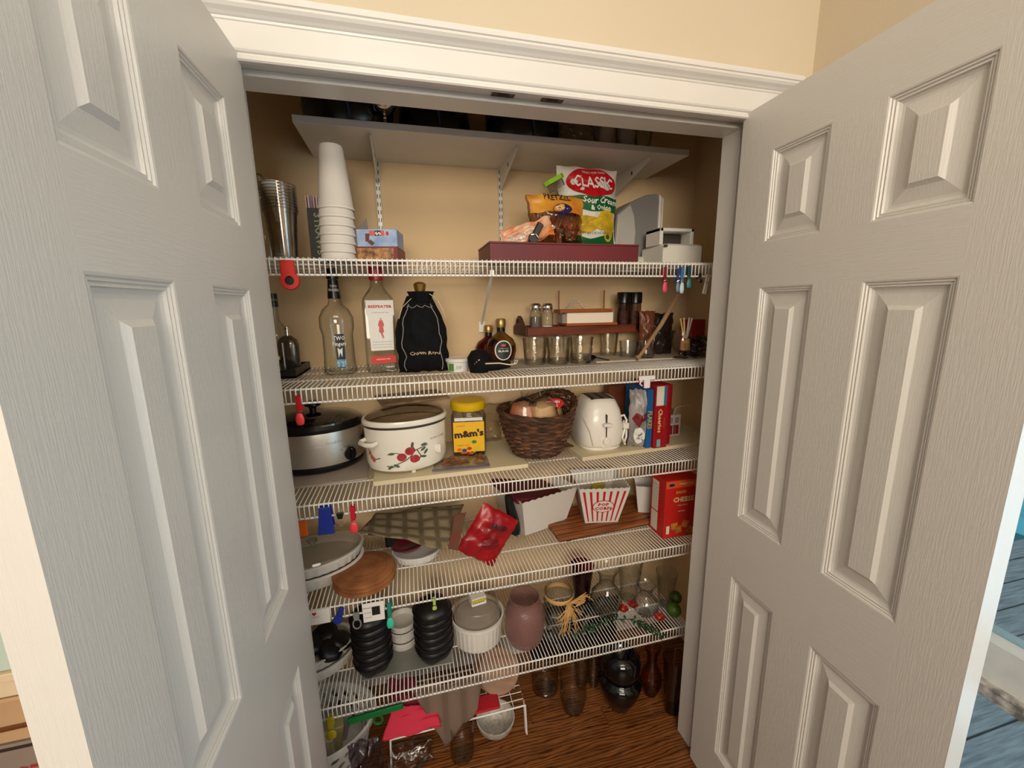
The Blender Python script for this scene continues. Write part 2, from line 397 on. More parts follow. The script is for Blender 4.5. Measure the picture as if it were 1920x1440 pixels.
# outside: deck boards, then water
g=G(); g.box(1.9,9,-6,6,-.32,-.30); o=struct('ground',g,mat('ground_outside',(110,120,125),.9))
DK=mat('grey_deck_board',(138,150,158),.6,var=.25,vscale=6,stretch=(1,14,1),bump=.3)
dk=thing('deck','weathered grey board deck outside the glazed door','deck',(1.5,-2.4,-.16))
for i in range(22):
    obj('deck_board',G().box(0,1.5+.0,0,.135,-.03,0,b=.003),DK,dk,smooth=False,loc=((i//11)*1.505,(i%11)*.142*2+.0,0))
    obj('deck_board',G().box(0,1.5+.0,0,.135,-.03,0,b=.003),DK,dk,smooth=False,loc=((i//11)*1.505,(i%11)*.142*2+.142,0))
tag(obj('swimming_pool',G().box(4.52,8.8,-4,4,-.3,-.17),mat('pool_water',(90,190,212),.15,var=.2,vscale=3,bump=.5,bscale=8),None,smooth=False),'turquoise water beyond the grey deck boards','pool')
# ------------------------------------------------------------------ wire shelves
def path_wire():
    g=G(); g.tube([(0,.394,0),(0,-.0005,0),(0,-.0035,-.0025),(0,-.0035,-.0425)],.0017,n=5); return g
_w=path_wire(); WIREMESH=bpy.data.meshes.new('cross_wire'); WIREMESH.from_pydata([tuple(p) for p in _w.v],[],_w.f); WIREMESH.materials.append(WIRE)
WIREMESH.polygons.foreach_set('use_smooth',[True]*len(WIREMESH.polygons))
YS=.1997
names={1:'topmost white wire shelf with foam cups and chips on it',2:'second white wire shelf from the top, under the liquor bottles',3:'middle white wire shelf carrying the slow cookers and toaster',4:'fourth white wire shelf down, with cork mats and popcorn tubs',5:'lowest white wire shelf, with ramekins and clear vases'}
for k in Z:
    t=thing('wire_shelf',names[k],'shelf',(0,YS,Z[k]),group='white wire shelves across the closet')
    kmax=118 if k!=5 else 102
    xa,xb=XL+.004,(XR-.004 if k!=5 else -.0452+.0127*102+.004)
    def rail(nm,y,z,r): obj(nm,G().tube([(xa,y,z),(xb,y,z)],r,n=7),WIRE,t)
    rail('front_rail',.0012,-.0042,.0027); rail('lip_rail',.0008,-.0416,.0028)
    rail('support_rail',.135,-.0042,.0026); rail('support_rail',.27,-.0042,.0026); rail('back_rail',.392,-.0042,.0027)
    for i in range(-19,kmax+1):
        o=bpy.data.objects.new('cross_wire',WIREMESH); COL.objects.link(o); o.parent=t; o.location=(-.0452+.0127*i,0,0)
# brace under the topmost shelf and wall clips
def brace(p0,p1,label):
    t=thing('shelf_brace',label,'bracket',p0)
    d=Vector(p1)-Vector(p0)
    obj('strut',G().tube([(0,0,0),tuple(d)],.0045,n=8),WIRE,t)
    obj('foot',G().box(d.x-.012,d.x+.012,d.y-.006,d.y,d.z-.03,d.z+.012,b=.002),WIRE,t)
    obj('hook',G().box(-.006,.006,-.008,.010,-.006,.012,b=.002),WIRE,t)
brace((at(923,518,y=YS).x,YS+.006,Z[1]-.038),(at(903,608,y=BY-.002).x,BY-.003,at(903,608,y=BY).z),'diagonal white brace under the topmost wire shelf')
for k in (1,2,3,4):
    x=XR
    t=thing('shelf_clip','white end bracket holding the %s wire shelf to the right wall'%{1:'topmost',2:'second',3:'middle',4:'fourth'}[k],'bracket',(x,YS,Z[k]))
    obj('plate',G().box(-.006,0,-.012,.03,-.055,.010,b=.002),WIRE,t); obj('lug',G().box(-.012,-.004,-.002,.012,-.05,-.036,b=.001),WIRE,t)
# ------------------------------------------------------------------ high white board on slotted standards
BZ=2.004
g=G(); g.box(.013,1.222,.329,BY,BZ,BZ+.019)
tag(obj('storage_board',g,BOARDW,None,smooth=False,bevel=.0015),'white melamine board high on brackets above the wire shelves','shelf')
STDM=mat('white_steel_standard',(214,212,206),.4,metal=.15)
def standard(px,lab):
    x=px; zb,zt=1.70,BZ
    t=thing('slotted_standard',lab,'shelf standard',(x,BY,zb))
    obj('channel',G().box(-.008,.008,-.011,0,0,zt-zb,b=.001),STDM,t,smooth=False)
    dk=mat('slot_dark',(30,28,26),.8)
    for i in range(12):
        for s in(-1,1): obj('slot',G().box(s*.0042-.0012,s*.0042+.0012,-.0116,-.0108,.006+i*.0255,.019+i*.0255),dk,t,smooth=False)
for px,l in ((at(711,380,y=BY).x,'slotted white wall standard behind the foam cups'),(at(938,400,y=BY).x,'slotted white wall standard left of the pretzel bag'),(at(1150,380,y=BY).x,'slotted white wall standard behind the chips bag')):
    standard(px,l)
for (x,l) in ((at(711,380,y=BY).x,'left bracket under the high white board'),(at(938,400,y=BY).x,'middle bracket under the high white board'),(at(1150,380,y=BY).x,'right bracket under the high white board')):
    t=thing('shelf_bracket',l,'bracket',(x,BY-.011,BZ))
    g=G(); g.prism([(0,0),(-.235,0),(-.238,-.010),(-.22,-.016),(0,-.075)],-.0025,.0025)
    o=obj('arm',g,STDM,t,smooth=False); o.matrix_local=Matrix(((0,0,1,0),(1,0,0,0),(0,1,0,0),(0,0,0,1)))
    obj('pin_hole',G().box(-.0032,.0032,-.13,-.122,-.030,-.018),mat('slot_dark'),t,smooth=False)
# ------------------------------------------------------------------ placement helpers
def on(k,u,v): return at(u,v,z=ST[k])
def hd(p):
    d=Vector((p.x-CC.x,p.y-CC.y,0)); d.normalize(); return d
def face(p): d=hd(p); return -math.atan2(d.x,d.y)
def cyl(k,u,v,w,rfix=None):
    p=on(k,u,v); r=rfix or w/2*depth(p)/CP['f']; return p+hd(p)*r,r
def top(p,u,v): return at(u,v,y=p.y).z-p.z
def pillow(w,h,d,wr=.004,seed=0,nu=26,nv=30,pinch=.12,flat=False,seal=.02,droop=0):
    """sealed bag in x (width), z (height); front at -y. returns G and a surface mapping"""
    def th(a,b):
        e=max(0,math.sin(PI*min(1,max(0,a))))**.55*max(0,math.sin(PI*min(1,max(0,b))))**.5
        return e
    def wdt(b): return 1-pinch*math.sin(PI*b)
    def P(a,b,s):
        x=(a-.5)*w*wdt(b); z=b*h; e=th(a,b)
        n=noise.noise(Vector((a*5+seed*3.1,b*6,s*2.3+seed)))*wr*1.6+noise.noise(Vector((a*13+seed,b*15,s+5)))*wr*.45
        y=s*(d/2*e)+n*(.35+.65*e)
        if b<.04 or b>.96: y+=math.sin(a*70)*wr*.15
        return Vector((x+noise.noise(Vector((b*7,seed,s*0)))*wr, y+droop*b*b, z+noise.noise(Vector((a*5,seed+9,0)))*wr))
    g=G(); g.grid(lambda a,b:P(a,b,-1),nu,nv); g.grid(lambda a,b:P(1-a,b,1),nu,nv)
    def surf(x,y,off=.0030):
        a=x/w+.5; b=y/h; p=P(a,b,-1); q=P(a+.01,b,-1)-p; r=P(a,b+.01,-1)-p; nn=q.cross(r); nn.normalize()
        return p+nn*off
    return g,surf
def carton(name,label,cat,p0,p1,dep,h,m,group=None,bev=.0012,flip=False):
    """box standing on p0->p1 (front bottom edge left->right seen from the camera)"""
    d=(p1-p0); L=Vector((d.x,d.y,0)).length; t=thing(name,label,cat,p0,math.atan2(d.y,d.x),group)
    b=obj('carton' if name!='carton' else 'body',G().box(0,L,0,dep,0,h,b=bev),m,t,smooth=False)
    return t,L,b
def front(L,h,y=-.0004): return lambda x,yy:Vector((x,y-.0004,yy))
def left(dep,x=-.0004): return lambda a,yy:Vector((x-.0004,dep-a,yy))
def _mats(o,M):
    M=M@o.matrix_basis; yield o,M
    for c in o.children: yield from _mats(c,M)
def bbox(root):
    us=[];vs=[]
    for o,M in _mats(root,Matrix()):
        if o.type=='MESH':
            n=len(o.data.vertices); a=np.empty(n*3); o.data.vertices.foreach_get('co',a); a=a.reshape(-1,3)
            Mn=np.array(M); w=a@Mn[:3,:3].T+Mn[:3,3]-np.array(CC); d=w@np.array(CF)
            us+=[960+CP['f']*(w@np.array(CR))/d]; vs+=[720-CP['f']*(w@np.array(CU))/d]
    u=np.concatenate(us); v=np.concatenate(vs); return u.min(),v.min(),u.max(),v.max()
def fit(root,u0,v0,u1,v1,ground=True,uniform=False,ymax=.56):
    """true size and standing place of a thing, from its outline; it stays on its own support"""
    for it in range(6):
        a,b,c,d=bbox(root); sx=(u1-u0)/(c-a); p=root.location.copy()
        if ground: sz=(v1-v0)/(d-b)
        else:
            base=proj(p)[1]; sz=(base-v0)/(base-b)
        if uniform: sx=sz=(sx*sz)**.5
        sx=min(1.5,max(.6,sx)); sz=min(1.5,max(.6,sz))
        root.scale=(root.scale.x*sx,root.scale.y*sx,root.scale.z*sz)
        a,b,c,d=bbox(root); root.location.x+=((u0+u1)-(a+c))/2*depth(p)/CP['f']/max(.5,CR.x)
        if ground:
            a,b,c,d=bbox(root); h=hd(root.location); e=.01
            q0=proj(root.location)[1]; q1=proj(root.location+h*e)[1]; k=(q1-q0)/e
            st=max(-.05,min(.05,(v1-d)/k)) if abs(k)>20 else 0
            root.location+=h*st
            if root.location.y>ymax: root.location-=h*((root.location.y-ymax)/h.y)
    return root
WHT=mat('print_white',(238,236,228),.6); RED=mat('print_red',(196,22,30),.5); BLK2=mat('print_black',(20,18,18),.6)
# ================================================================== ON THE HIGH BOARD
tz=BZ+.0195
def binbag(x0,x1,y0,y1,h,lab,seed):
    t=thing('bin_bag',lab,'plastic bag',((x0+x1)/2,(y0+y1)/2,tz)); w,d=(x1-x0)/2,(y1-y0)/2
    def f(p,a):
        q=Vector(p); n=noise.noise(Vector((q.x*9+seed,q.y*9,q.z*14)))*.012+abs(noise.noise(Vector((a*4+seed,q.z*30,1))))*.010
        return (q.x*(1+n*3),q.y*(1+n*3),max(0,q.z+n*.8*(q.z>.01)))
    g=G(); g.lathe([(0,0),(.88,0),(1,.03),(1.02,h*.4),(.98,h*.75),(.8,h*.95),(.4,h),(0,h)],n=40,fn=lambda p,a:f((p[0]*w,p[1]*d,p[2]),a))
    obj('bag',g,mat('black_bag_film',(10,11,16),.22,spec=.7),t); 
    obj('fold',G().tube([(w*.1,-d*1.04,.01),(w*.02,-d*1.06,h*.5),(-w*.08,-d*.95,h*.9)],[.002,.004,.002],n=5),mat('painted_blue_sheen',(60,80,120),.25),t)  # fold coloured blue to paint a sheen onto the black film
binbag(.02,.27,.345,.57,.16,'black plastic bag at the left end of the high board',1)
binbag(.29,.51,.41,.58,.15,'black plastic bag behind the silver goblet',4)
binbag(.56,.80,.36,.56,.15,'black plastic bag at the middle of the high board',8)
# goblet
p=at(722,231,z=tz); p.y=.35; p.z=tz
t=thing('goblet','small silver goblet standing near the front of the high board','goblet',(at(722,231,y=.352).x,.352,tz))
CH=mat('polished_silver',(225,222,215),.12,metal=1)
obj('foot',G().lathe([(0,0),(.017,0),(.017,.002),(.006,.006),(.004,.012),(0,.012)]),CH,t); obj('stem',G().lathe([(0,.010),(.004,.012),(.007,.018),(.004,.023),(.008,.028),(0,.03)]),CH,t)
obj('bowl',G().lathe([(0,.028),(.010,.029),(.026,.038),(.033,.05),(.034,.062),(.032,.062),(.024,.042),(0,.034)]),CH,t)
GL=glassmat('clear_glass',(248,250,249),(150,156,153)); PLA=glassmat('clear_plastic',(228,226,220),(130,122,112),.08,bump=.15,bscale=25); FILM=glassmat('clear_film',(240,238,234),(190,190,188),.14,bump=.7,bscale=30)
for i,(u,r) in enumerate(((1132,.034),(1172,.033),(1205,.030))):
    q=at(u,270,y=.40); t=thing('glass_tumbler',['frosted tumbler on the high board, next to the clear bag','frosted tumbler on the high board, second from the clear bag','smoky tumbler on the high board, nearest the right end'][i],'glass',(q.x,.40,tz),group='tumblers on the high board')
    obj('glass',G().lathe([(0,0),(r*.6,0),(r*.85,.02),(r,.05),(r,.11),(r*.95,.11),(r*.93,.05),(r*.7,.02),(0,.012)]),mat('frosted_glass_body',(168,160,152),.35,bump=.4,bscale=60) if i<2 else GL,t)
    obj('cut_base',G().lathe([(0,.0005),(r*.62,.0005),(r*.8,.008),(0,.012)],n=10),mat('frosted_glass_body'),t,smooth=False)
g,_=pillow(.16,.09,.09,.012,3); o=obj('film_bag',g,FILM,None,loc=(at(1085,262,y=.40).x,.40,tz+.001)); tag(o,'crumpled clear film bag beside the tumblers on the high board','plastic bag')
# ================================================================== TOP WIRE SHELF
s=ST[1]
FOAM=mat('white_foam',(236,230,222),.7,bump=.12,bscale=400)
cx,cy=.098,.33; zt=1.952
for i in range(7):
    H=.165; z0=s+i*.0
for i in range(7):
    z=s+ (zt-.165-s)*i/6.
    lab='%s white foam cup of the upside-down stack on the top wire shelf'%['lowest','second lowest','third lowest','fourth lowest','third from the top','second from the top','top'][i]
    if i==6: lab='topmost white foam cup of the upside-down stack'
    t=thing('foam_cup',lab,'cup',(cx+.0008*i,cy,z),group='foam cups nested in one stack')
    obj('cup',G().lathe([(.0465,0),(.048,.001),(.048,.006),(.0462,.008),(.031,.160),(.029,.165),(0,.1645)] if i==6 else [(.0465,0),(.048,.001),(.048,.006),(.0462,.008),(.042,.05),(.040,.05),(.0445,0)],n=40),FOAM,t)
# clear ribbed cups, nested upright
PCUP=glassmat('cloudy_clear_cup',(248,246,243),(170,168,166),.10,ior=1.5)
for i in range(9):
    h=.13; t=thing('plastic_cup','%s clear plastic cup of the nested stack on the top wire shelf'%['lowest','second lowest','third lowest','fourth lowest','middle','fourth highest','third highest','second highest',''][i] if i<8 else 'uppermost clear plastic cup of the nested stack, holding a white spoon','cup',(-.032,.30,s+i*.0075),group='clear plastic cups nested in one stack')
    obj('rolled_rim',G().tube([(.0425*math.cos(2*PI*k/36),.0425*math.sin(2*PI*k/36),.130) for k in range(36)],.0011,n=5,closed=True),glassmat('cup_rim_plastic',(190,190,188),(150,150,150),.1,ior=2.4),t)
    obj('cup',G().lathe([(0,0),(.030,0),(.034,.06),(.039,h-.012),(.0415,h-.010),(.0425,h)],n=32),PCUP,t)
t=thing('plastic_spoon','white plastic scoop sticking up out of the clear cups','spoon',(-.040,.30,s+.10),rot=(.05,-.12,0))
obj('handle',G().box(-.006,.006,-.001,.001,0,.07,b=.0005),WHT,t); obj('scoop',G().lathe([(0,0),(.010,.003),(.017,.02),(.018,.045),(.013,.046),(.010,.02),(0,.006)],sy=.5,T=Matrix.Translation((0,0,.055))),WHT,t)
# tall clear bottle, far left
t=thing('glass_decanter','slim clear glass decanter with ball stopper at the far left of the top wire shelf','bottle',(-.118,.45,s))
obj('body',G().lathe([(0,0),(.040,0),(.042,.01),(.042,.12),(.030,.15),(.014,.17),(.013,.21),(.017,.215),(0,.215)]),GL,t); obj('stopper',G().lathe([(0,.215),(.010,.217),(.008,.222),(.017,.235),(.018,.245),(.010,.255),(0,.257)]),GL,t)
# straws box and straws
x0=at(575,480,y=.34).x; x1=at(606,480,y=.34).x
t=thing('straw_box','dark green straw box with vertical lettering beside the foam cups','box',(x0+.008,.36,s),rz=-.1)
obj('carton',G().box(0,.055,0,.05,0,.150,b=.001),mat('dark_green_card',(52,56,44),.5,var=.3),t,smooth=False)
txt('STRAWS',.030,lambda x,y:Vector((.027,-.0006,.08))+Vector((x,0,y)),mat('pale_green_ink',(150,160,130),.6),t,rot=-PI/2,bold=.01)
STR=[mat('straw_pink',(206,150,140),.4),mat('straw_clear',(200,190,180),.4),mat('straw_lilac',(130,110,160),.4)]
for i in range(16):
    q=(x0+.010+(i%8)*.006,.368+(i//8)*.016,s+.02)
    tag(obj('drinking_straw',G().tube([(0,0,0),((i%8-3.5)*.0012,.002,.165)],.0022,n=6),STR[i%3 if i%8<5 else 2],None,loc=q),'thin straw standing in the dark green straw box','straw','straws in the dark green box')
# snack boxes
p0=Vector((.147,.33,s)); p1=Vector((.262,.31,s))
t,L,_=carton('cookie_box','dark snack box with baked cookies pictured, under the blue box','box',p0,p1,.12,.044,mat('cookie_card',(110,26,30),.45))
fs=front(L,.1); 
gridecal('printed_cookies',.002,.002,L-.004,.040,up(fs,0),mat('cookie_print',(206,150,84),.5,col2=(92,48,26),vscale=55),t,6,2)
decal('printed_border',[rect(L-.012,.004,L-.003,.04)],up(fs,.0006),mat('deep_red_ink',(120,16,26),.5),t)
t,L,_=carton('chocolate_box','pale blue chocolate box with an open flap, on top of the cookie box','box',Vector((.150,.335,s+.0445)),Vector((.262,.315,s+.0445)),.10,.048,mat('sky_blue_card',(132,160,205),.45,col2=(176,196,222),vscale=30))
fs=front(L,.1)
BR=mat('chocolate_ink',(96,50,38),.5)
decal('printed_bar',[[(.024,.014),(.034,.014),(.037,.036),(.025,.036)],[(.030,.012),(.042,.002),(.050,.010),(.038,.020)]],fs,BR,t)
decal('printed_ribbon',[rect(.036,.030,.078,.044)],fs,mat('coral_ink',(214,96,92),.5),t)
decal('printed_badge',[rect(.052,.030,.068,.044)],up(fs,.0003),BLK2,t)
txt('S',.020,up(fs,.0008),WHT,t,cx=.060,cy=.036,rot=-PI/2,bold=.04)
decal('printed_drop',[disc(.087,.036,.004,.006)],up(fs,.0004),RED,t)
g=G(); g.add([(.004,.0,.048),(.034,0,.048),(.030,.004,.078)],[(0,1,2)]); obj('flap',g,mat('kraft_grey_card',(120,112,104),.8),t,smooth=False,solid=.0012)
# dark red box
yf=.262
L0=at(918,452,y=yf); R0=at(1198,456,y=yf); hh=L0.z-s
ybk=at(881,478,z=L0.z).y
MAR=mat('maroon_board',(112,28,38),.5,var=.15,vscale=5)
t=thing('keepsake_box','long flat maroon box under the pretzel and chips bags','box',(L0.x,yf,s)); BW=R0.x-L0.x
obj('base',G().box(0,BW,0,min(ybk,.455)-yf,0,hh-.006,b=.001),MAR,t,smooth=False); obj('lid',G().box(-.001,BW+.001,-.001,min(ybk,.455)-yf+.001,hh-.0055,hh,b=.001),MAR,t,smooth=False)
rbt=s+hh+.0005
# chips bag
yb=.40; bl=at(1078,452,y=yb); br=at(1155,452,y=yb); tl=at(1043,313,y=yb)
w=.186; h=min(tl.z-rbt,.232)
t=thing('chips_bag','white, red and green potato chips bag standing on the maroon box','snack bag',((bl.x+br.x)/2-.02,yb+.012,rbt),rz=.06)
g,sf=pillow(w,h,.07,.004,5,pinch=.06); obj('bag',g,mat('white_foil',(226,222,210),.3),t)
GRN=mat('chip_green',(12,96,48),.35)
decal('printed_red_oval',[disc(.005,h*.80,.078,.040,30)],sf,mat('chip_red',(196,18,28),.35),t)
txt('CLASSIC',.044,up(sf,.0014),WHT,t,cx=.006,cy=h*.79,bold=.02,sx=.76)
txt('CRISPY AND TASTY',.008,up(sf,.0012),WHT,t,cx=.008,cy=h*.915)
g=G(); g.grid(lambda a,b:sf(-.080+.165*a,h*.46+h*.17*b),16,5); obj('printed_green_band',g,GRN,t)
txt('Sour Cream',.023,up(sf,.0014),WHT,t,cx=.026,cy=h*.58,bold=.02); txt('& Onion',.020,up(sf,.0014),WHT,t,cx=.028,cy=h*.50,bold=.02)
g=G(); g.grid(lambda a,b:sf(-.082+.165*a,h*.04+h*(.10+.10*(2*a-1)**2)*b),16,5); obj('printed_green_base',g,GRN,t)
YEL=mat('chip_yellow',(224,186,40),.4,var=.2,vscale=40)
decal('printed_chip',[disc(-.02,h*.30,.052,.022,20,.1)],sf,YEL,t); decal('printed_chip',[disc(.045,h*.36,.034,.026,20,.8)],sf,YEL,t); decal('printed_chip',[disc(.062,h*.25,.018,.035,20,-.2)],up(sf,.0004),YEL,t)
txt('NET WT 7.75 OZ (219 g)',.0085,up(sf,.0014),BLK2,t,cx=.015,cy=h*.20)
fit(t,1042,310,1157,456,ground=False)
# pretzel bag
yb=.335; a=at(990,452,y=yb); b=at(1082,452,y=yb); c=at(1000,366,y=yb)
w=b.x-a.x+.02; h=c.z-rbt
t=thing('pretzel_bag','clear and yellow bag of pretzel sticks leaning on the chips bag','snack bag',((a.x+b.x)/2+.004,yb,rbt),rz=.0)
g,sf=pillow(w,h*.96,.075,.006,11,pinch=.10); obj('bag',g,glassmat('snack_film',(232,212,190),(150,110,80),.1,bump=.8,bscale=40),t)
g=G(); g.grid(lambda a,b:sf(-w*.47+w*.94*a,h*.60+h*.33*b),16,8); obj('printed_yellow_top',g,mat('golden_foil',(222,160,54),.3,col2=(200,120,36),vscale=30),t)
decal('printed_oval',[disc(.012,h*.66,.034,.016,20,.1)],up(sf,.0006),mat('navy_ink',(40,32,84),.4),t); txt('STICKS',.015,up(sf,.0014),WHT,t,cx=.012,cy=h*.66,bold=.02)
txt('PRETZEL',.022,up(sf,.0014),BLK2,t,cx=-.002,cy=h*.88,bold=.02)
PZ=mat('pretzel_brown',(168,84,40),.5,var=.3,vscale=40)
g=G()
for i in range(46):
    a0=random.uniform(-.5,.5); x=random.uniform(-w*.38,w*.38); z=random.uniform(.012,h*.35); y=random.uniform(-.014,.014); L_=.05
    q=Vector((x,y,z)); d=Vector((math.sin(a0),random.uniform(-.1,.1),math.cos(a0)))*L_; 
    e=q+d; e.x=max(-w*.40,min(w*.40,e.x)); g.tube([q,e],.0026,n=5)
obj('pretzel_sticks',g,PZ,t,kind='stuff')
fit(t,984,362,1096,453,ground=False)
# green bag clip on it
q=at(1030,345,y=.35)
t=thing('bag_clip','lime green and clear clip on top of the pretzel bag','clip',(q.x,q.y,q.z),rot=(0,-.5,0))
obj('grip',G().box(-.011,.011,-.006,.006,.012,.045,b=.004),mat('lime_plastic',(146,204,30),.35),t); obj('jaw',G().box(-.009,.009,-.004,.004,-.035,.014,b=.003),PLA,t)
fit(t,1017,325,1060,365,ground=False)
# orange candy bag with black clip
yb=.292; a=at(942,436,y=yb); b=at(1036,410,y=yb)
t=thing('candy_bag','orange and white candy wrapper rolled and clipped, on the left of the maroon box','snack bag',(a.x+.062,yb+.012,rbt+.004),rot=(0,-.30,0))
g,sf=pillow(.135,.046,.026,.006,21,pinch=.0); obj('wrapper',g,mat('orange_foil',(222,124,44),.3,col2=(236,206,180),vscale=26),t)
txt('GOLD',.016,up(sf,.001),WHT,t,cx=-.03,cy=.02,bold=.02)
fit(t,937,404,1040,452,ground=False)
t=thing('bag_clip','black and silver clip holding the orange candy wrapper','clip',(at(1000,432,y=.272).x,.272,rbt+.012),rot=(0,.5,0))
obj('grip',G().lathe([(0,-.004),(.014,-.004),(.016,0),(.014,.004),(0,.004)],sx=1,sy=1,T=Matrix.Rotation(PI/2,4,'X')),mat('clip_black',(36,36,40),.35),t)
obj('jaw',G().box(-.010,.010,-.005,.005,.010,.050,b=.003),mat('clip_black'),t); obj('spring',G().tube([(-.012,-.006,.004),(0,-.009,.012),(.012,-.006,.006)],.0016,n=6),CH,t)

# countertop grill on its end
yb=.47; a=at(1150,470,y=yb); b=at(1232,470,y=yb); zt=at(1215,362,y=yb).z
GRY=mat('grey_appliance',(128,126,120),.4); LG=mat('pale_grey_appliance',(178,174,166),.4); WA=mat('white_appliance',(226,222,212),.35)
t=thing('countertop_grill','grey and white countertop grill stood on end right of the chips bag','grill',(a.x,yb,s),rz=0)
w=b.x-a.x; h=zt-s
prof=[(w,0),(w,h*.93),(w*.94,h),(w*.7,h*.98),(w*.35,h*.88),(.01,h*.72),(0,h*.2),(w*.2,0)]
T=Matrix(((1,0,0,0),(0,0,1,0),(0,1,0,0),(0,0,0,1)))
obj('housing',G().prism(prof,0,.10,T=T),GRY,t,smooth=False,bevel=.004)
obj('lid_panel',G().prism([(0,h*.05),(w*.30,h*.02),(w*.44,h*.25),(w*.47,h*.48),(w*.42,h*.70),(w*.33,h*.84),(.012,h*.70)],-.006,.004,T=T),LG,t,smooth=False,bevel=.002)
obj('hinge_strip',G().prism([(w*.98,0),(w+.006,0),(w+.006,h*.95),(w*.98,h*.99)],-.006,.10,T=T),WA,t,smooth=False,bevel=.002)
obj('hinge_strip',G().prism([(w+.010,0),(w+.015,0),(w+.015,h*.93),(w+.010,h*.96)],-.004,.10,T=T),WA,t,smooth=False,bevel=.002)
obj('handle_grip',G().lathe([(0,0),(.020,0),(.023,.008),(.023,.06),(.02,.064),(0,.064)],sy=.8,T=Matrix.Translation((w*.42,-.016,.022))@Matrix.Rotation(PI/2,4,'Y')),mat('pale_green_handle',(196,200,182),.4),t)
# white appliance
yb=.31; a=at(1246,470,y=yb); b=at(1320,470,y=yb)
t=thing('white_press','white kitchen press with folded handle frame at the right end of the top wire shelf','appliance',(a.x,yb,s))
w=b.x-a.x; h=at(1280,457,y=yb).z-s
obj('base',G().box(0,w,0,.15,0,h,b=.010),WA,t); 
h2=at(1280,430,y=yb+.05).z-s
g=G(); g.box(0,.014,.03,.12,h+.0,h2,b=.003).box(w*.78,w*.78+.014,.03,.12,h+.0,h2,b=.003).box(0,w*.78+.014,.03,.12,h2-.012,h2,b=.003); obj('handle_frame',g,WA,t)
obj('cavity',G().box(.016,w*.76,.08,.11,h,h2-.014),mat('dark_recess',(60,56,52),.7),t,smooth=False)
obj('latch',G().box(-.002,.010,-.003,.004,h-.012,h-.004,b=.001),mat('dark_recess'),t)
# ------------------------------------------------------------------ clips on shelf lips
def peg(k,u,v0,v1,col,lab,col2=None,w=.013,yoff=-.008):
    """long plastic clip hanging on the front of shelf k between image rows"""
    a=at(u,v0,y=YS+yoff); b=at(u,v1,y=YS+yoff); h=a.z-b.z
    c=mat('clip_%d_%d_%d'%col,col,.3); c2=mat('clip_%d_%d_%d'%(col2 or col),col2 or col,.35)
    t=thing('bag_clip',lab,'clip',(a.x,YS+yoff,a.z))
    obj('jaw',G().box(-w*.36,w*.36,-.003,.002,-h*.55,0,b=.0015),c,t); obj('rear_jaw',G().box(-w*.36,w*.36,.012,.016,-h*.55,-.001,b=.0015),c,t)
    obj('spring',G().tube([(-w*.5,-.0045,-h*.55),(0,-.007,-h*.5),(w*.5,-.0045,-h*.55)],.0009,n=5),CH,t)
    obj('grip',G().lathe([(0,-.5),(.5,-.4),(.62,-.15),(.6,.1),(.42,.4),(0,.5)],n=14,sy=.35,T=Matrix.Translation((0,-.003,-h*.78))@Matrix.Diagonal((w*.95,w*.95,h*.44,1))),c2,t)
    return t
# red magnetic clip with a black hole
a=at(536,488,y=YS-.01); b=at(536,541,y=YS-.01); h=a.z-b.z
t=thing('bag_clip','large red clip with a black centre on the left of the topmost wire shelf','clip',(a.x+.002,YS-.008,a.z))
RP=mat('red_plastic',(206,34,26),.32)
obj('jaw',G().box(-.017,.017,-.006,0,-h*.62,0,b=.003),RP,t); obj('ring',G().lathe([(.011,-.008),(.021,-.008),(.023,-.002),(.021,.004),(.011,.004),(.011,-.008)],T=Matrix.Translation((.002,-.003,-h*.72))@Matrix.Rotation(PI/2,4,'X')),RP,t); obj('magnet',G().lathe([(0,-.005),(.011,-.005),(.011,.003),(0,.003)],T=Matrix.Translation((.002,-.003,-h*.72))@Matrix.Rotation(PI/2,4,'X')),BLK,t)
peg(1,1248,500,549,(120,20,30),'clip with dark red jaws and pink grips on the topmost wire shelf',(226,66,112))
peg(1,1272,503,548,(40,60,100),'slate blue clip between the pink and pale blue clips',(110,140,160),w=.010)
peg(1,1280,500,551,(60,110,160),'pale blue clip on the right part of the topmost wire shelf',(190,208,220))
peg(1,1293,498,541,(20,70,76),'dark teal clip right of the pale blue clip on the topmost wire shelf',(48,130,134))
peg(1,1313,512,531,(30,26,24),'small black clip near the right end of the topmost wire shelf')
t=thing('clothespin','white clothespin hanging near the right end of the topmost wire shelf','clothespin',(at(1328,515,y=YS-.006).x,YS-.006,at(1328,515,y=YS).z),rot=(0,.18,0))
obj('leg',G().box(-.006,-.002,-.003,.003,-.062,0,b=.001),WA,t,smooth=False); obj('leg',G().box(.002,.006,-.003,.003,-.062,0,b=.001),WA,t,smooth=False); obj('spring',G().tube([(-.007,-.004,-.025),(.007,-.004,-.025)],.0015,n=6),CH,t)
peg(2,558,742,798,(190,16,34),'red clip hanging from the left of the second wire shelf',(238,66,72),w=.018)
# white T-shaped scraper on shelf 2
a=at(1214,704,y=YS-.012)
t=thing('scraper','white T-shaped scraper clip on the lip of the second wire shelf','scraper',(a.x,YS-.010,a.z))
WP=mat('white_plastic',(232,226,228),.35)
obj('blade',G().box(-.030,.030,-.004,.002,-.016,0,b=.003),WP,t); obj('handle',G().box(-.011,.011,-.006,.002,-.042,-.012,b=.003),WP,t); obj('hook',G().tube([(-.024,-.004,-.014),(-.028,-.006,-.026),(-.020,-.006,-.032)],.0025,n=6),WP,t)
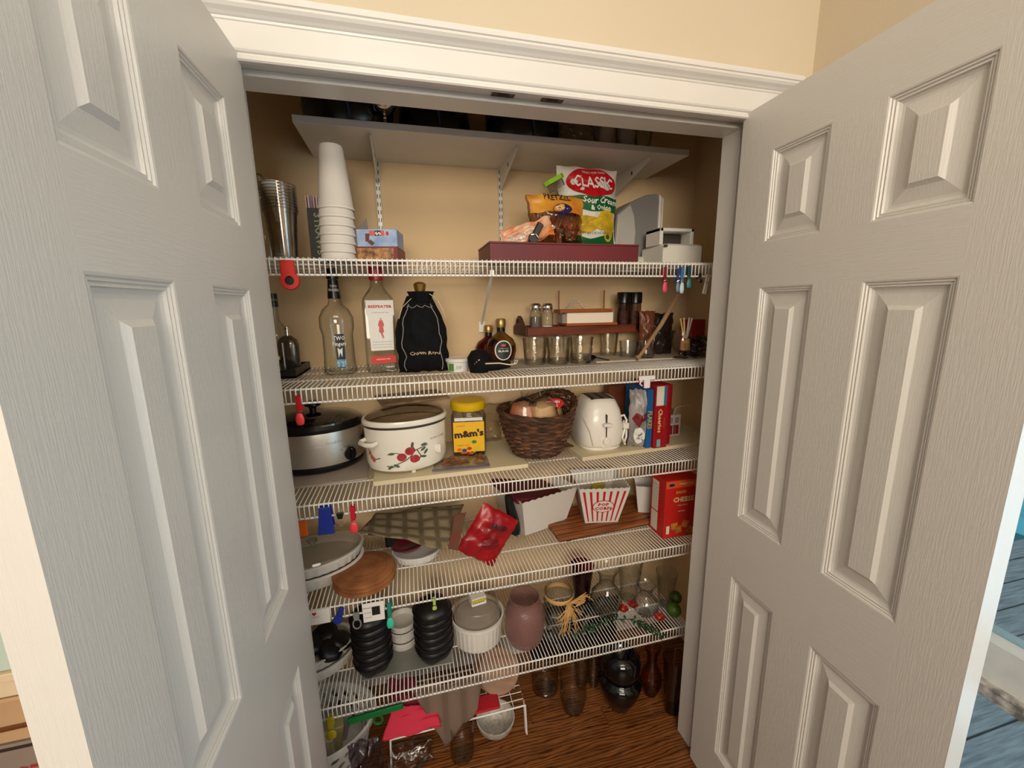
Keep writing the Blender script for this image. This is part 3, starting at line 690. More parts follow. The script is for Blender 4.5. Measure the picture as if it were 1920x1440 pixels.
# clips on shelf 3
a=at(609,952,y=YS-.01); b=at(609,1003,y=YS-.01); h=a.z-b.z
t=thing('bag_clip','broad royal blue clip on the lip of the middle wire shelf','clip',(a.x,YS-.011,a.z+.002))
BLU=mat('royal_blue_plastic',(30,48,140),.3)
obj('jaw',G().prism([(-.016,0),(.014,0),(.020,-h),(-.024,-h)],-.003,.002,T=T),BLU,t,smooth=False,bevel=.002); obj('rear_jaw',G().prism([(-.016,0),(.014,0),(.020,-h*.8),(-.022,-h*.8)],.016,.020,T=T),BLU,t,smooth=False,bevel=.002)
a=at(637,958,y=YS-.01)
t=thing('binder_clip','small black binder clip with wire arms, right of the blue clip','clip',(a.x,YS-.010,a.z))
obj('body',G().prism([(-.010,-.006),(.010,-.006),(.006,-.022),(-.006,-.022)],-.006,.004,T=T),BLK,t,smooth=False)
for sgn in(-1,1): obj('wire_arm',G().tube([(sgn*.004,-.004,-.006),(sgn*.006,-.008,.004),(sgn*.0015,-.008,.010)],.0008,n=5),CH,t)
obj('wire_arm',G().tube([(-.006,-.005,-.02),(-.012,-.009,-.034),(0,-.010,-.042),(.012,-.009,-.034),(.006,-.005,-.02)],.0008,n=5),CH,t)
peg(3,660,949,1000,(190,20,50),'red clip on the lip of the middle wire shelf, right of the blue clip',(236,64,76),w=.018)
# hanging things on shelf 4's lip
def card(u0,v0,u1,v1,lab,name='shelf_card'):
    a=at(u0,v0,y=YS-.008); b=at(u1,v1,y=YS-.008)
    t=thing(name,lab,'card',(a.x,YS-.008,a.z)); obj('card',G().box(0,b.x-a.x,-.0008,.0004,b.z-a.z,0),WHT,t,smooth=False); return t,b.x-a.x,a.z-b.z
t,w_,h_=card(580,1146,620,1166,'white card with a red heart on the lip of the fourth wire shelf')
decal('printed_heart',[[(.012,-.018),(.006,-.011),(.007,-.007),(.0105,-.007),(.012,-.009),(.0135,-.007),(.017,-.007),(.018,-.011)]],lambda x,y:Vector((x,-.0015,y)),RED,t)
txt('love it',.007,lambda x,y:Vector((x,-.0015,y)),RED,t,cx=.016,cy=-.022)
t,w_,h_=card(679,1133,722,1160,'white card with small print and a black photo block, above the left black bowl stack')
sf=lambda x,y:Vector((x,-.0015,y)); decal('printed_block',[rect(w_*.42,-h_*.68,w_*.80,-h_*.22)],sf,BLK2,t)
for i,s_ in enumerate(('Nutrition','Serving','Amount')): txt(s_,.006,sf,BLK2,t,cx=w_*.22,cy=-h_*(.25+.25*i))
t=thing('bag_clip','royal blue clip with a brass rivet behind the grey ring clip','clip',(at(640,1142,y=YS-.008).x,YS-.008,at(640,1138,y=YS).z),rot=(0,.35,0))
obj('jaw',G().box(-.008,.008,-.004,.001,-.030,.006,b=.002),BLU,t); obj('grip',G().lathe([(0,-.004),(.013,-.004),(.014,0),(.013,.004),(0,.004)],T=Matrix.Translation((0,-.004,-.032))@Matrix.Rotation(PI/2,4,'X')),BLU,t); obj('rivet',G().lathe([(0,-.006),(.004,-.006),(.005,-.003),(0,-.003)],T=Matrix.Translation((0,-.005,-.032))@Matrix.Rotation(PI/2,4,'X')),mat('brass',(170,140,90),.35,metal=1),t)
t=thing('bag_clip','grey ring-ended clip on the lip of the fourth wire shelf','clip',(at(667,1143,y=YS-.012).x,YS-.013,at(667,1143,y=YS).z))
GC=mat('grey_clip',(128,128,126),.35)
obj('jaw',G().prism([(-.010,0),(.010,0),(.007,-.026),(-.007,-.026)],-.003,.002,T=T),GC,t,smooth=False,bevel=.001); obj('ring',G().tube([(.011*math.cos(q),-.001,-.038+.016*math.sin(q)) for q in [2*PI*i/20 for i in range(20)]],.0022,n=6,closed=True),GC,t)
peg(4,729,1131,1178,(10,130,110),'teal clip on the lip of the fourth wire shelf beside the printed card',(60,200,170),w=.018)
peg(4,814,1124,1143,(170,196,90),'small lime green clip above the right black bowl stack',w=.012)
# clips on shelf 5's lip
a=at(655,1335,y=YS-.010); b=at(752,1318,y=YS-.010)
t=thing('bag_clip','long dark green sealing clip with a ring, on the lip of the lowest wire shelf','clip',(at(652,1355,y=YS-.010).x,YS-.012,at(652,1340,y=YS).z-.012),rot=(0,-.06,0))
GP=mat('green_plastic',(6,110,50),.35); L=at(755,1320,y=YS).x-at(650,1340,y=YS).x
obj('bar',G().box(0,L,-.006,.004,-.010,.012,b=.004),GP,t); obj('ring',G().tube([(L*.52+.013*math.cos(q),0,-.026+.016*math.sin(q)) for q in [2*PI*i/18 for i in range(18)]],.0035,n=6,closed=True),GP,t)
peg(5,618,1345,1385,(176,160,30),'mustard yellow clip at the left end of the lowest wire shelf',w=.026)
# ================================================================== SECOND SHELF (bottles)
s=ST[2]
a=on(2,556,709); b=on(2,590,681)
t=thing('tray','black rimmed tray at the left end of the second wire shelf','tray',(a.x-.22,a.y,s)); TW,TD=.22,min(.19,b.y-a.y+.03)
TR=mat('black_tray',(24,20,18),.4)
obj('base',G().box(0,TW,0,TD,0,.006),TR,t,smooth=False)
g=G(); g.box(0,TW,0,.008,0,.026,b=.001).box(0,TW,TD-.008,TD,0,.026,b=.001).box(0,.008,.008,TD-.008,0,.026,b=.001).box(TW-.008,TW,.008,TD-.008,0,.026,b=.001); obj('rim',g,TR,t,smooth=False)
tzz=s+.0065
q=at(550,690,y=a.y+.10)
t=thing('flask','tall rounded steel and glass flask standing on the black tray','flask',(a.x-.034,a.y+.085,tzz),rz=-.2)
obj('body',G().lathe([(0,0),(.026,0),(.031,.006),(.032,.085),(.028,.102),(.016,.112),(.008,.116),(0,.116)],sy=.75,n=30),mat('smoky_flask',(110,104,92),.12,metal=.75),t); obj('neck',G().lathe([(.008,.114),(.007,.135),(.009,.137),(.009,.142),(0,.142)]),CH,t)
obj('white_stripe',G().box(-.006,-.003,-.0262,-.0245,.010,.095),WHT,t,smooth=False)  # narrow white strip up the front of the flask
t=thing('liquor_bottle','miniature clear liquor bottle with a red emblem and gold cap on the black tray','bottle',(a.x-.052,a.y+.035,tzz))
obj('body',G().lathe([(0,0),(.016,0),(.018,.004),(.018,.014),(.012,.028),(.005,.040),(.005,.048),(0,.048)],n=24),GL,t); obj('cap',G().lathe([(0,.058),(.006,.058),(.0062,.047),(0,.047)],n=16),mat('gold_cap',(190,160,96),.35,metal=.8),t)
decal('emblem',[disc(0,.0,.007,.006,8)],s_cyl(.0185,.012,-PI/2-.3),mat('emblem_red',(190,70,56),.5),t)
# tall bottle far left with black hanging tag
t=thing('liquor_bottle','tall clear bottle with long neck behind the flask on the black tray','bottle',(a.x-.080,a.y+.145,tzz))
obj('body',G().lathe([(0,0),(.034,0),(.037,.006),(.037,.10),(.030,.135),(.014,.16),(.012,.20),(.014,.204),(0,.204)]),GL,t); obj('cap',G().lathe([(0,.245),(.015,.245),(.016,.203),(0,.203)]),mat('black_cap',(18,18,20),.3),t)
txt('TWO',.012,s_cyl(.0163,.224,-PI/2+.35),mat('pale_ink',(190,190,186),.5),t)
# handle jug with square shoulders (tequila)
c,r=cyl(2,641,704,70)
t=thing('liquor_bottle','large round-shouldered clear bottle with a black neck and narrow blue label','bottle',(c.x,c.y,s),rz=face(c))
H=min(top(c,641,578),.19); k_=r
prof=[(0,.0),(k_*.86,0),(k_,.006),(k_*.94,.05),(k_*.92,H*.60),(k_*1.04,H*.72),(k_*1.03,H*.86),(k_*.80,H*.98),(k_*.42,H*1.06),(k_*.36,H*1.12),(.013,H*1.50)]
obj('body',G().lathe(prof,n=36,sy=.78),GL,t)
obj('inner_base',G().lathe([(0,.010),(k_*.7,.008),(k_*.8,.014)],n=30,sy=.78),GL,t)
nz=H*1.14
obj('neck_sleeve',G().lathe([(k_*.40,nz),(k_*.31,nz+.052),(k_*.0,nz+.052)]),BLK,t); obj('cap',G().lathe([(k_*.36,nz+.054),(k_*.36,nz+.082),(0,nz+.082)]),BLK,t)
txt('TWO\nFINGERS',.010,s_cyl(k_*.37,nz+.028,-PI/2),WHT,t)
sf=s_cyl(k_*.96,0,-PI/2,1,.78,off=.001)
gridecal('printed_label',-.010,.022,.020,.118,sf,mat('label_black',(14,18,28),.4),t,6,3)
gridecal('printed_band',-.010,.024,.020,.046,up(sf,.0004),mat('label_blue',(20,120,170),.4,col2=(170,210,225),vscale=120),t,6,1)
txt('TWO\nFingers',.016,up(sf,.001),WHT,t,cx=.003,cy=.098,bold=.02)
decal('printed_figure',[[(-.003,.050),(.003,.066),(.009,.052),(.012,.080),(.004,.074),(-.005,.080)]],up(sf,.0008),WHT,t)
fit(t,597,503,670,704)
# square gin bottle
c,r=cyl(2,718,699,66)
t=thing('gin_bottle','tall square-shouldered clear gin bottle with a white label and red cap','bottle',(c.x,c.y,s),rz=face(c)+.10)
H=top(c,712,546); r=.0365
def sq(p,a_):
    x,y,z=p; m=max(abs(math.cos(a_)),abs(math.sin(a_))); f=(1/m)**.72 if z<H*1.01 else 1; return (x*f*.92,y*f*.80,z)
obj('body',G().lathe([(0,.004),(r*.8,0),(r,.005),(r,H*.92),(r*.93,H*.97),(r*.62,H*1.06),(r*.40,H*1.12),(r*.38,H*1.22)],n=40,fn=sq),GL,t)
obj('cap',G().lathe([(r*.42,H*1.20),(r*.44,H*1.36),(0,H*1.36)],n=24),mat('red_cap',(176,26,38),.35),t)
yf=-r*1.0*.80*1.0-.0022; sf=lambda x,y:Vector((x,yf,y))
LW=.0285
decal('front_label',[[(-LW,H*.76),(-LW*.9,H*.74),(-LW*.84,H*.30),(LW*.84,H*.30),(LW*.9,H*.74),(LW,H*.76),(LW,H*.94),(-LW,H*.94)]],sf,WHT,t)
s2=lambda x,y:Vector((x,yf-.0006,y))
txt('BEEFEATER',.0115,s2,RED,t,cy=H*.86,bold=.03,sx=.86); txt('LONDON DRY GIN',.004,s2,BLK2,t,cy=H*.785)
CF_=mat('coral_figure',(206,96,88),.5)
decal('printed_figure',[disc(0,H*.705,.0022),[(-.003,H*.69),(.003,H*.69),(.0065,H*.63),(.004,H*.60),(.0055,H*.54),(0,H*.52),(-.0055,H*.54),(-.004,H*.60),(-.0065,H*.63)],[(-.002,H*.53),(0,H*.53),(.003,H*.45),(.0015,H*.45)],[(0,H*.53),(.002,H*.53),(.005,H*.46),(.0035,H*.46)]],s2,CF_,t)
for i in range(3): decal('printed_line',[rect(-.020,H*(.41-.035*i),.020,H*(.413-.035*i)+.0003)],s2,mat('grey_ink',(150,146,140),.6),t)
decal('strip_label',[rect(-LW*.88,H*.135,LW*.92,H*.23)],sf,mat('strip_red',(214,52,50),.5),t); txt('BEEFEATER',.006,s2,WHT,t,cy=H*.185)
fit(t,678,500,747,700)
# black drawstring bag
c,r=cyl(2,797,699,88)
t=thing('drawstring_bag','black velvet drawstring pouch with gold cap showing, right of the gin bottle','pouch',(c.x,c.y+.006,s),rz=face(c))
H=top(c,790,556)
g,sf=pillow(.135,H,.085,.007,33,pinch=-.02)
def shp(p):
    f=p.z/H; k=1 if f<.55 else 1-.52*((f-.55)/.45)**1.3
    return Vector((p.x*k-.004*f,p.y*(1-.25*f),p.z))
g.v=[shp(p) for p in g.v]
VEL=mat('black_velvet',(12,12,15),.85,spec=.2,bump=.2,bscale=300)
obj('pouch',g,VEL,t); sf0=sf; sf=lambda x,y:shp(sf0(x,y))
GT=mat('grey_piping',(150,146,140),.6)
for sg in(-1,1):
    obj('piping',G().tube([shp(sf0(sg*(.047+.003*math.sin(i*1.3)),H*(.04+.86*i/14)))+Vector((0,-.001,0)) for i in range(15)],.0011,n=5),GT,t)
obj('piping',G().tube([shp(sf0(-.05+.1*i/10,H*.86+.004*math.sin(i*2)))+Vector((0,-.001,0)) for i in range(11)],.0010,n=5),GT,t)
txt('Crown Royal',.0145,up(sf,.0012),mat('gold_thread',(206,178,134),.5),t,cx=.004,cy=H*.27,shear=.25,bold=.008)
obj('ruffle',G().lathe([(.026,H*.93),(.030,H*1.02),(.034,H*1.06),(.028,H*1.06),(.02,H*.98)],n=30,flute=.12,nf=7,sy=.8),VEL,t)
obj('cap',G().lathe([(.012,H*.98),(.014,H*1.08),(.016,H*1.12),(.017,H*1.15),(.012,H*1.175),(.004,H*1.185),(0,H*1.185)],n=12),mat('brass_cap',(160,124,60),.35,metal=.8),t)
obj('drawstring',G().tube([(.024,-.012,H*1.03),(.045,-.022,H*.95),(.058,-.02,H*.82),(.064,-.014,H*.72)],.0013,n=5),mat('cream_cord',(214,196,160),.7),t)
obj('drawstring',G().tube([(-.024,-.018,H*.97),(-.048,-.03,H*.86),(-.058,-.034,H*.72)],.0010,n=5),mat('cream_cord'),t)
fit(t,741,528,842,699)
# dip tub
c,r=cyl(2,859,699,50)
t=thing('dip_tub','low round white dip tub with a green label patch beside the velvet pouch','tub',(c.x,c.y+.012,s),rz=face(c))
h=.034; r=.040
obj('tub',G().lathe([(0,0),(r*.85,0),(r*.98,h*.8),(0,h*.8)],n=36),mat('white_tub',(228,226,218),.4),t); obj('lid',G().lathe([(r*1.0,h*.72),(r*1.06,h*.76),(r*1.06,h*.95),(r*1.0,h),(r*.9,h*.96),(0,h*.96)],n=36),mat('clear_lid',(222,220,214),.3),t)
sf=s_cyl(r*.94,0,-PI/2,off=.0015); gridecal('printed_patch',-.034,.003,-.014,.022,sf,mat('herb_green',(84,140,50),.5),t,5,1); txt('DIP',.012,up(sf,.0004),mat('grey_ink'),t,cx=.004,cy=.012)
fit(t,835,668,881,698)
# black pouch lying down
c=on(2,902,700)+Vector((0,.035,0))
t=thing('drawstring_bag','small black pouch lying down with its grey cord trailing right','pouch',(c.x,c.y,s),rz=face(c))
r=.024
def blob(p,a_):
    q=Vector(p); n=noise.noise(q*50)*.003; return (q.x+n,q.y+n,max(0,q.z+n*.5))
obj('pouch',G().lathe([(0,0),(.022,0),(.027,.012),(.027,.028),(.018,.040),(0,.044)],n=26,fn=blob,sx=.95),VEL,t)
obj('neck',G().tube([(.012,-.008,.014),(.040,-.010,.012),(.070,-.008,.014)],[.013,.009,.006],n=10),VEL,t)
obj('cord',G().tube([(-.010,-.024,.018),(.0,-.026,.026),(.012,-.022,.018),(.045,-.020,.018),(.068,-.016,.014),(.082,-.016,.016),(.086,-.016,.022),(.080,-.016,.022),(.078,-.016,.015)],.0014,n=5),mat('cream_cord'),t)
fit(t,876,654,972,700)
# two whisky bottles
def whisky(u,v,w,lab,amber,front_label):
    c,r=cyl(2,u,v,w); t=thing('whisky_bottle',lab,'bottle',(c.x,c.y,s),rz=face(c)+(0.2 if front_label else 0)); r=.036
    m=glassmat('amber_whisky' if amber else 'olive_whisky',(190,84,36) if amber else (206,192,150),(90,30,12) if amber else (110,96,66),.03)
    obj('body',G().lathe([(0,0),(r*.7,0),(r*.86,.006),(r,.028),(r*.98,.045),(r*.78,.062),(r*.40,.074),(r*.26,.080),(r*.24,.094)],n=36,sy=.72,flute=.012,nf=16),m,t)
    obj('whisky',G().lathe([(0,.005),(r*.66,.005),(r*.92,.03),(r*.90,.044),(0,.044)],n=30,sy=.68),mat('whisky_fill',(150,52,20),.1) if amber else mat('dark_whisky_fill',(110,44,24),.1),t)
    obj('collar',G().lathe([(r*.27,.082),(r*.27,.093),(0,.093)],n=20),mat('black_cap'),t)
    obj('cap',G().lathe([(r*.31,.094),(r*.33,.100),(r*.33,.114),(r*.27,.117),(0,.117)],n=14),mat('gold_cap'),t)
    if front_label:
        sf=s_cyl(r*1.0,0,-PI/2,1,.74,off=.0016)
        decal('front_label',[disc(0,.033,.0200,.027,24)],sf,WHT,t); decal('label_field',[disc(0,.033,.0172,.0242,24)],up(sf,.0004),mat('label_dark',(34,38,32),.5),t)
        txt('BLACK',.0075,up(sf,.0010),WHT,t,cy=.031,bold=.03); txt('CROWN ROYAL',.003,up(sf,.0010),WHT,t,cy=.038); decal('printed_crown',[[(-.004,.044),(.004,.044),(.005,.050),(.002,.047),(0,.051),(-.002,.047),(-.005,.050)]],up(sf,.0009),mat('crown_red',(206,90,80),.5),t)
    return t
fit(whisky(913,669,54,'amber whisky bottle with gold cap, standing behind the labelled one',True,False),891,598,942,666)
fit(whisky(944,679,56,'squat whisky bottle with an arched black label and gold cap',False,True),911,597,968,679)
# clear cutlery tray / boards on shelf 2
a=on(2,925,697); b=on(2,1112,676)
GB=mat('grey_liner',(176,166,156),.6,var=.08)
tag(obj('shelf_liner',G().box(.0,.36,.0,.22,0,.003,b=.001),GB,None,smooth=False,loc=(a.x+.02,a.y+.012,s)),'thin grey liner sheet under the tumblers on the second wire shelf','liner')
a=on(2,1118,681); b=on(2,1322,676)
tag(obj('shelf_board',G().box(0,XR-a.x-.03,0,.25,0,.006,b=.001),mat('pale_board',(198,186,168),.6,var=.06),None,smooth=False,loc=(a.x,a.y,s)),'pale thin board under the glasses at the right of the second wire shelf','board')
# tumblers under the wooden rack
s_=s+.0035
TG=glassmat('cut_glass',(246,245,240),(165,160,152),.05,bump=.5,bscale=60,ior=1.6)
def tumbler(u,v,w,h,lab,group,zb=None,m=TG):
    zb=s_ if zb is None else zb
    p=at(u,v,z=zb); r=w/2*depth(p)/CP['f']; c=p+hd(p)*r
    t=thing('tumbler',lab,'glass',(c.x,c.y,zb),group=group)
    obj('glass',G().lathe([(0,0),(r*.80,0),(r*.84,.003),(r,h),(r*.95,h),(r*.80,.010),(0,.009)],n=30,flute=.018,nf=15),m,t)
    return t
labs=['cut tumbler nearest the whisky bottles, under the wooden rack','second cut tumbler from the whisky bottles, under the wooden rack','third cut tumbler from the whisky bottles, under the wooden rack']
for i,(u,v) in enumerate(((1003,686),(1046,685),(1089,683))): tumbler(u,v,46,.090,labs[i],'tumblers under the wooden rack')
labs=['back row tumbler behind the first cut tumbler','back row tumbler behind the second cut tumbler','back row tumbler behind the third cut tumbler']
for i,(u,v) in enumerate(((985,668),(1028,667),(1068,666))): tumbler(u,v,36,.090,labs[i],'tumblers under the wooden rack')
zb2=s+.0065
tumbler(1140,668,36,.088,'tumbler on the pale board below the right end of the wooden rack','glasses on the pale board',zb2)
tumbler(1178,671,36,.060,'short heavy tumbler on the pale board, left of the ridged one','glasses on the pale board',zb2,GL)
tumbler(1212,672,32,.060,'short ridged tumbler in the middle of the pale board','glasses on the pale board',zb2,GL)
tumbler(1240,664,40,.090,'taller clear tumbler left of the snifter with corks','glasses on the pale board',zb2,GL)
tumbler(1170,655,34,.086,'clear tumbler at the back of the pale board, behind the short heavy one','glasses on the pale board',zb2,GL)
tumbler(1205,652,36,.086,'clear tumbler at the back of the pale board, behind the ridged one','glasses on the pale board',zb2,GL)
# wooden rack resting on the tumblers
WD=mat('red_brown_wood',(128,62,40),.42,var=.3,vscale=5,stretch=(1,10,10)); WD2=mat('walnut_wood',(92,52,32),.5,var=.3,vscale=5,stretch=(1,10,10)); WDO=mat('orange_wood',(168,88,40),.4,var=.25,vscale=6,stretch=(1,10,10))
rz_=s_+.0905
a=at(986,631,z=rz_); b=at(1213,622,z=rz_); 
t=thing('wooden_rack','red-brown wooden spice rack with a curved handled end, resting on the tumblers','rack',(a.x,a.y,rz_),math.atan2(b.y-a.y,b.x-a.x))
L=(b-a).length; D=.135; h=.032
obj('front_rail',G().box(0,L,0,.010,0,h,b=.002),WD,t,smooth=False); obj('back_rail',G().box(0,L,D-.010,D,0,h,b=.002),WD,t,smooth=False); obj('bottom',G().box(.008,L-.008,.008,D-.008,.004,.009),WD,t,smooth=False)
TY=Matrix(((0,0,1,0),(1,0,0,0),(0,1,0,0),(0,0,0,1)))
endp=[(0,0),(D,0),(D,h),(D*.86,h+.006),(D*.74,h+.030),(D*.62,h+.040),(D*.5,h+.038),(D*.38,h+.028),(D*.22,h+.008),(0,h)]
for x in(0,L-.009):
    e=obj('end_panel',G().prism(endp,x-.0,x+.009,T=TY),WD2 if x==0 else WD,t,smooth=False,bevel=.0015)
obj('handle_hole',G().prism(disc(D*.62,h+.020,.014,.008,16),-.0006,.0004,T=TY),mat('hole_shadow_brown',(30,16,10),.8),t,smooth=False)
zr=rz_+.0095
def shaker(u,w,v0,v1,lab,fill,fm):
    q=at(u,v0,y=a.y+.045); q.z=zr; r=w/2*depth(q)/CP['f']; h=at(u,v1,y=q.y).z-zr
    t=thing('shaker',lab,'shaker',(q.x,q.y,zr))
    obj('glass',G().lathe([(0,0),(r,0),(r*1.0,h*.62),(r*.80,h*.76),(r*.78,h*.80)],n=26,flute=.03,nf=13),GL,t)
    obj('contents',G().lathe([(0,.002),(r*.88,.002),(r*.88,h*fill),(0,h*fill)],n=20),fm,t)
    obj('cap',G().lathe([(r*.86,h*.78),(r*.92,h*.82),(r*.92,h*.94),(r*.7,h),(0,h*1.02)],n=26),CH,t)
shaker(1004,22,611,569,'left glass shaker with steel cap, dark pepper inside',.55,mat('pepper_grey',(110,98,88),.9))
shaker(1026,22,611,569,'right glass shaker with steel cap and a little white salt',.24,mat('salt_white',(240,238,232),.9))
# butter dish/napkin box: white block between orange-wood boards with metal handle
q=at(1060,605,y=a.y+.02); c0=at(1055,608,y=a.y+.018); c1=at(1158,604,y=a.y+.018)
t=thing('recipe_box','wood topped holder with a white block and silver handle on the wooden rack','holder',(c0.x,c0.y,rz_+h+.0005)); wd=c1.x-c0.x
obj('base_board',G().box(-.004,wd+.014,-.006,.085,0,.006,b=.002),WDO,t,smooth=False)
obj('white_block',G().box(.004,wd-.002,.006,.072,.0062,.0335,b=.002),mat('cream_block',(250,238,216),.5),t,smooth=False)
obj('glass_end',G().box(-.016,.004,.010,.070,.0062,.030,b=.002),mat('grey_glass',(150,142,132),.2),t,smooth=False)
obj('lid_board',G().box(-.032,wd-.012,-.002,.078,.034,.043,b=.002),WDO,t,smooth=False)
obj('handle',G().tube([(.008,.035,.043),(.020,.035,.048),(.038,.035,.062),(.058,.035,.064),(.074,.035,.058),(.088,.035,.048),(.102,.035,.044)],[.003,.0025,.002,.002,.002,.0025,.003],n=7),CH,t)
fit(t,1038,563,1158,609,ground=False)
for u,v1 in((1048,545),(1133,544)):
    q1=at(u,v1,y=a.y+.105); tag(obj('wooden_post',G().box(-.0018,.0018,-.002,.002,0,q1.z-rz_-.0095),WDO,None,smooth=False,loc=(q1.x,q1.y,rz_+.0095)),'%s thin upright wooden post behind the silver-handled holder'%('left' if u<1100 else 'right'),'post')
def grinder(u,v0,v1,w,lab):
    q=at(u,v0,y=a.y+.06); r=w/2*depth(q)/CP['f']; H=at(u,v1,y=q.y).z-zr
    t=thing('spice_jar',lab,'jar',(q.x,q.y,zr))
    obj('glass',G().lathe([(0,0),(r,0),(r,H*.72)],n=26),glassmat('grinder_glass',(190,170,160),(90,76,70),.08),t); obj('lid',G().lathe([(r*.98,H*.70),(r*1.1,H*.72),(r*1.1,H*.98),(r*1.0,H),(0,H)],n=26),BLK,t)
    obj('spice',G().lathe([(0,.002),(r*.85,.002),(r*.85,H*.5),(0,H*.5)],n=18),mat('spice_brown',(150,116,100),.9,var=.3,vscale=60),t)
grinder(1168,608,548,23,'left clear spice jar with a black lid at the right end of the wooden rack'); grinder(1189,606,548,23,'right clear spice jar with a black lid at the right end of the wooden rack')
# black spoon / sieve in front
c=on(2,1110,680)
t=thing('sieve','small dark round sieve with its handle pointing right, in front of the tumblers','sieve',(c.x,c.y+.02,s+.004),rot=(.25,0,-.5))
obj('hoop',G().tube([(.022*math.cos(2*PI*i/24),.022*math.sin(2*PI*i/24),.014) for i in range(24)],.002,n=6,closed=True),mat('dark_steel',(50,42,40),.3,metal=.7),t)
obj('bowl',G().lathe([(0,.0),(.012,.003),(.021,.013)],n=24),mat('dark_steel'),t,solid=.0008)
obj('handle',G().tube([(.022,0,.014),(.055,-.004,.008),(.070,-.005,.006)],.0022,n=6),BLK,t)
# snifter with corks
p=at(1282,672,z=zb2); r=.026; c=p+hd(p)*.02
t=thing('snifter','stemmed snifter holding wine corks at the right of the second wire shelf','glass',(c.x,c.y,zb2))
obj('bowl',G().lathe([(.004,.016),(.018,.020),(.028,.036),(.030,.052),(.025,.074),(.022,.084)],n=30),GL,t); obj('stem',G().lathe([(0,0),(.022,.001),(.020,.003),(.005,.006),(.004,.017),(0,.018)],n=24),GL,t)
CORK=mat('cork',(206,160,106),.8,col2=(160,112,66),vscale=60,bump=.3,bscale=120)
zc=zb2+.028
for i,(dx,dy,rx) in enumerate(((-.008,0,.1),(.009,-.004,-.12),(0,.010,.05))):
    tag(obj('wine_cork',G().lathe([(0,0),(.0095,0),(.0105,.002),(.0105,.040),(.0095,.042),(0,.042)],n=16),CORK,None,loc=(c.x+dx,c.y+dy,zc),rot=(0,rx,0)),['left wine cork in the snifter','right wine cork in the snifter','rear wine cork in the snifter'][i],'cork','corks in the snifter')
for i,(dx,col,an) in enumerate(((-.014,(220,190,70),-.25),(-.006,(226,206,150),-.12),(.006,(225,210,200),.1),(.012,(205,190,180),.22))):
    tag(obj('stir_stick',G().box(-.003,.003,-.0012,.0012,0,.075,b=.0005),mat('stick_%d'%i,col,.5),None,smooth=False,loc=(c.x+dx*.5,c.y-.002,zc+.043),rot=(0,an,0)),['mustard stick leaning left in the snifter','cream stick second from the left in the snifter','white stick third from the left in the snifter','pale stick leaning right in the snifter'][i],'stick','sticks in the snifter')
fit(t,1258,618,1299,676,ground=False)
# red boxes and bags behind
q=at(1290,640,y=.40)
tag(obj('red_box',G().box(-.05,.045,0,.03,0,.135,b=.003),mat('deep_red_card',(150,22,32),.45),None,smooth=False,loc=(q.x+.03,.40,zb2)),'tall deep red box behind the snifter','box')
q=at(1243,640,y=.44)
g,sf=pillow(.11,.16,.05,.006,41); tag(obj('dark_bag',g,mat('dark_foil_bag',(38,30,26),.3),None,loc=(q.x,.46,zb2)),'dark foil bag behind the wooden paddle','bag')
q=at(1225,640,y=.47)
g,sf=pillow(.07,.17,.04,.006,42); tag(obj('tan_bag',g,mat('brown_foil_bag',(110,60,36),.35),None,loc=(q.x-.045,.45,zb2)),'brown foil bag right of the spice jars','bag')
a_=at(1212,622,y=.33); b_=at(1272,555,y=.40)
t=thing('wooden_paddle','long pale wooden paddle leaning diagonally right of the spice jars','utensil',(a_.x,.335,zb2+.0))
d=Vector((b_.x-a_.x,.07,b_.z-zb2)); e=Vector((a_.x-.02,0,0))
obj('handle',G().tube([(-.02,.0,.012),(d.x*.5,d.y*.5,d.z*.55),(d.x,d.y,d.z)],[.006,.008,.009],n=8),mat('pale_wood',(176,142,104),.6,var=.15,stretch=(3,3,1)),t); obj('blade',G().tube([(-.032,.0,.006),(-.02,.0,.013)],[.010,.007],n=8),mat('pale_wood'),t)
q=at(1312,660,y=.30); 
g,sf=pillow(.10,.075,.06,.010,44); tag(obj('film_bag',g,glassmat('purple_film',(150,120,140),(70,50,62),.12,bump=.9,bscale=40),None,loc=(q.x+.01,.34,zb2)),'bunched clear purple bag at the right end of the second wire shelf','bag')
# ================================================================== THIRD SHELF
s=ST[3]
CRM=mat('cream_board',(222,208,172),.55,var=.05,vscale=4); CRE=mat('raw_board_edge',(236,226,196),.7)
p0=on(3,700,912); p1=on(3,991,877)
ang=math.atan2(p1.y-p0.y,p1.x-p0.x)
GRB=mat('grey_board',(176,162,148),.6,var=.06)
q0=on(3,549,917); q1=on(3,689,899)
tag(obj('shelf_board',G().box(-.16,(q1-q0).length,0,.30,0,.005,b=.001),GRB,None,smooth=False,loc=(q0.x,q0.y,s),rot=(0,0,math.atan2(q1.y-q0.y,q1.x-q0.x))),'grey-brown thin board under the steel slow cooker','board')
LB=(p1-p0).length; TB=.014
t=thing('shelf_board','cream board under the white slow cooker and candy jar','board',(p0.x,p0.y,s),ang)
obj('panel_top',G().box(0,LB,0,.30,0,TB,b=.001),CRM,t,smooth=False)
p2=on(3,1092,865); p3=on(3,1305,836)
ang2=math.atan2(p3.y-p2.y,p3.x-p2.x)
t=thing('shelf_board','cream board under the toaster and cereal boxes','board',(p2.x,p2.y,s),ang2)
obj('panel_top',G().box(0,(XR-.03-p2.x),0,.30,0,TB,b=.001),CRM,t,smooth=False)
zt3=s+TB+.0004
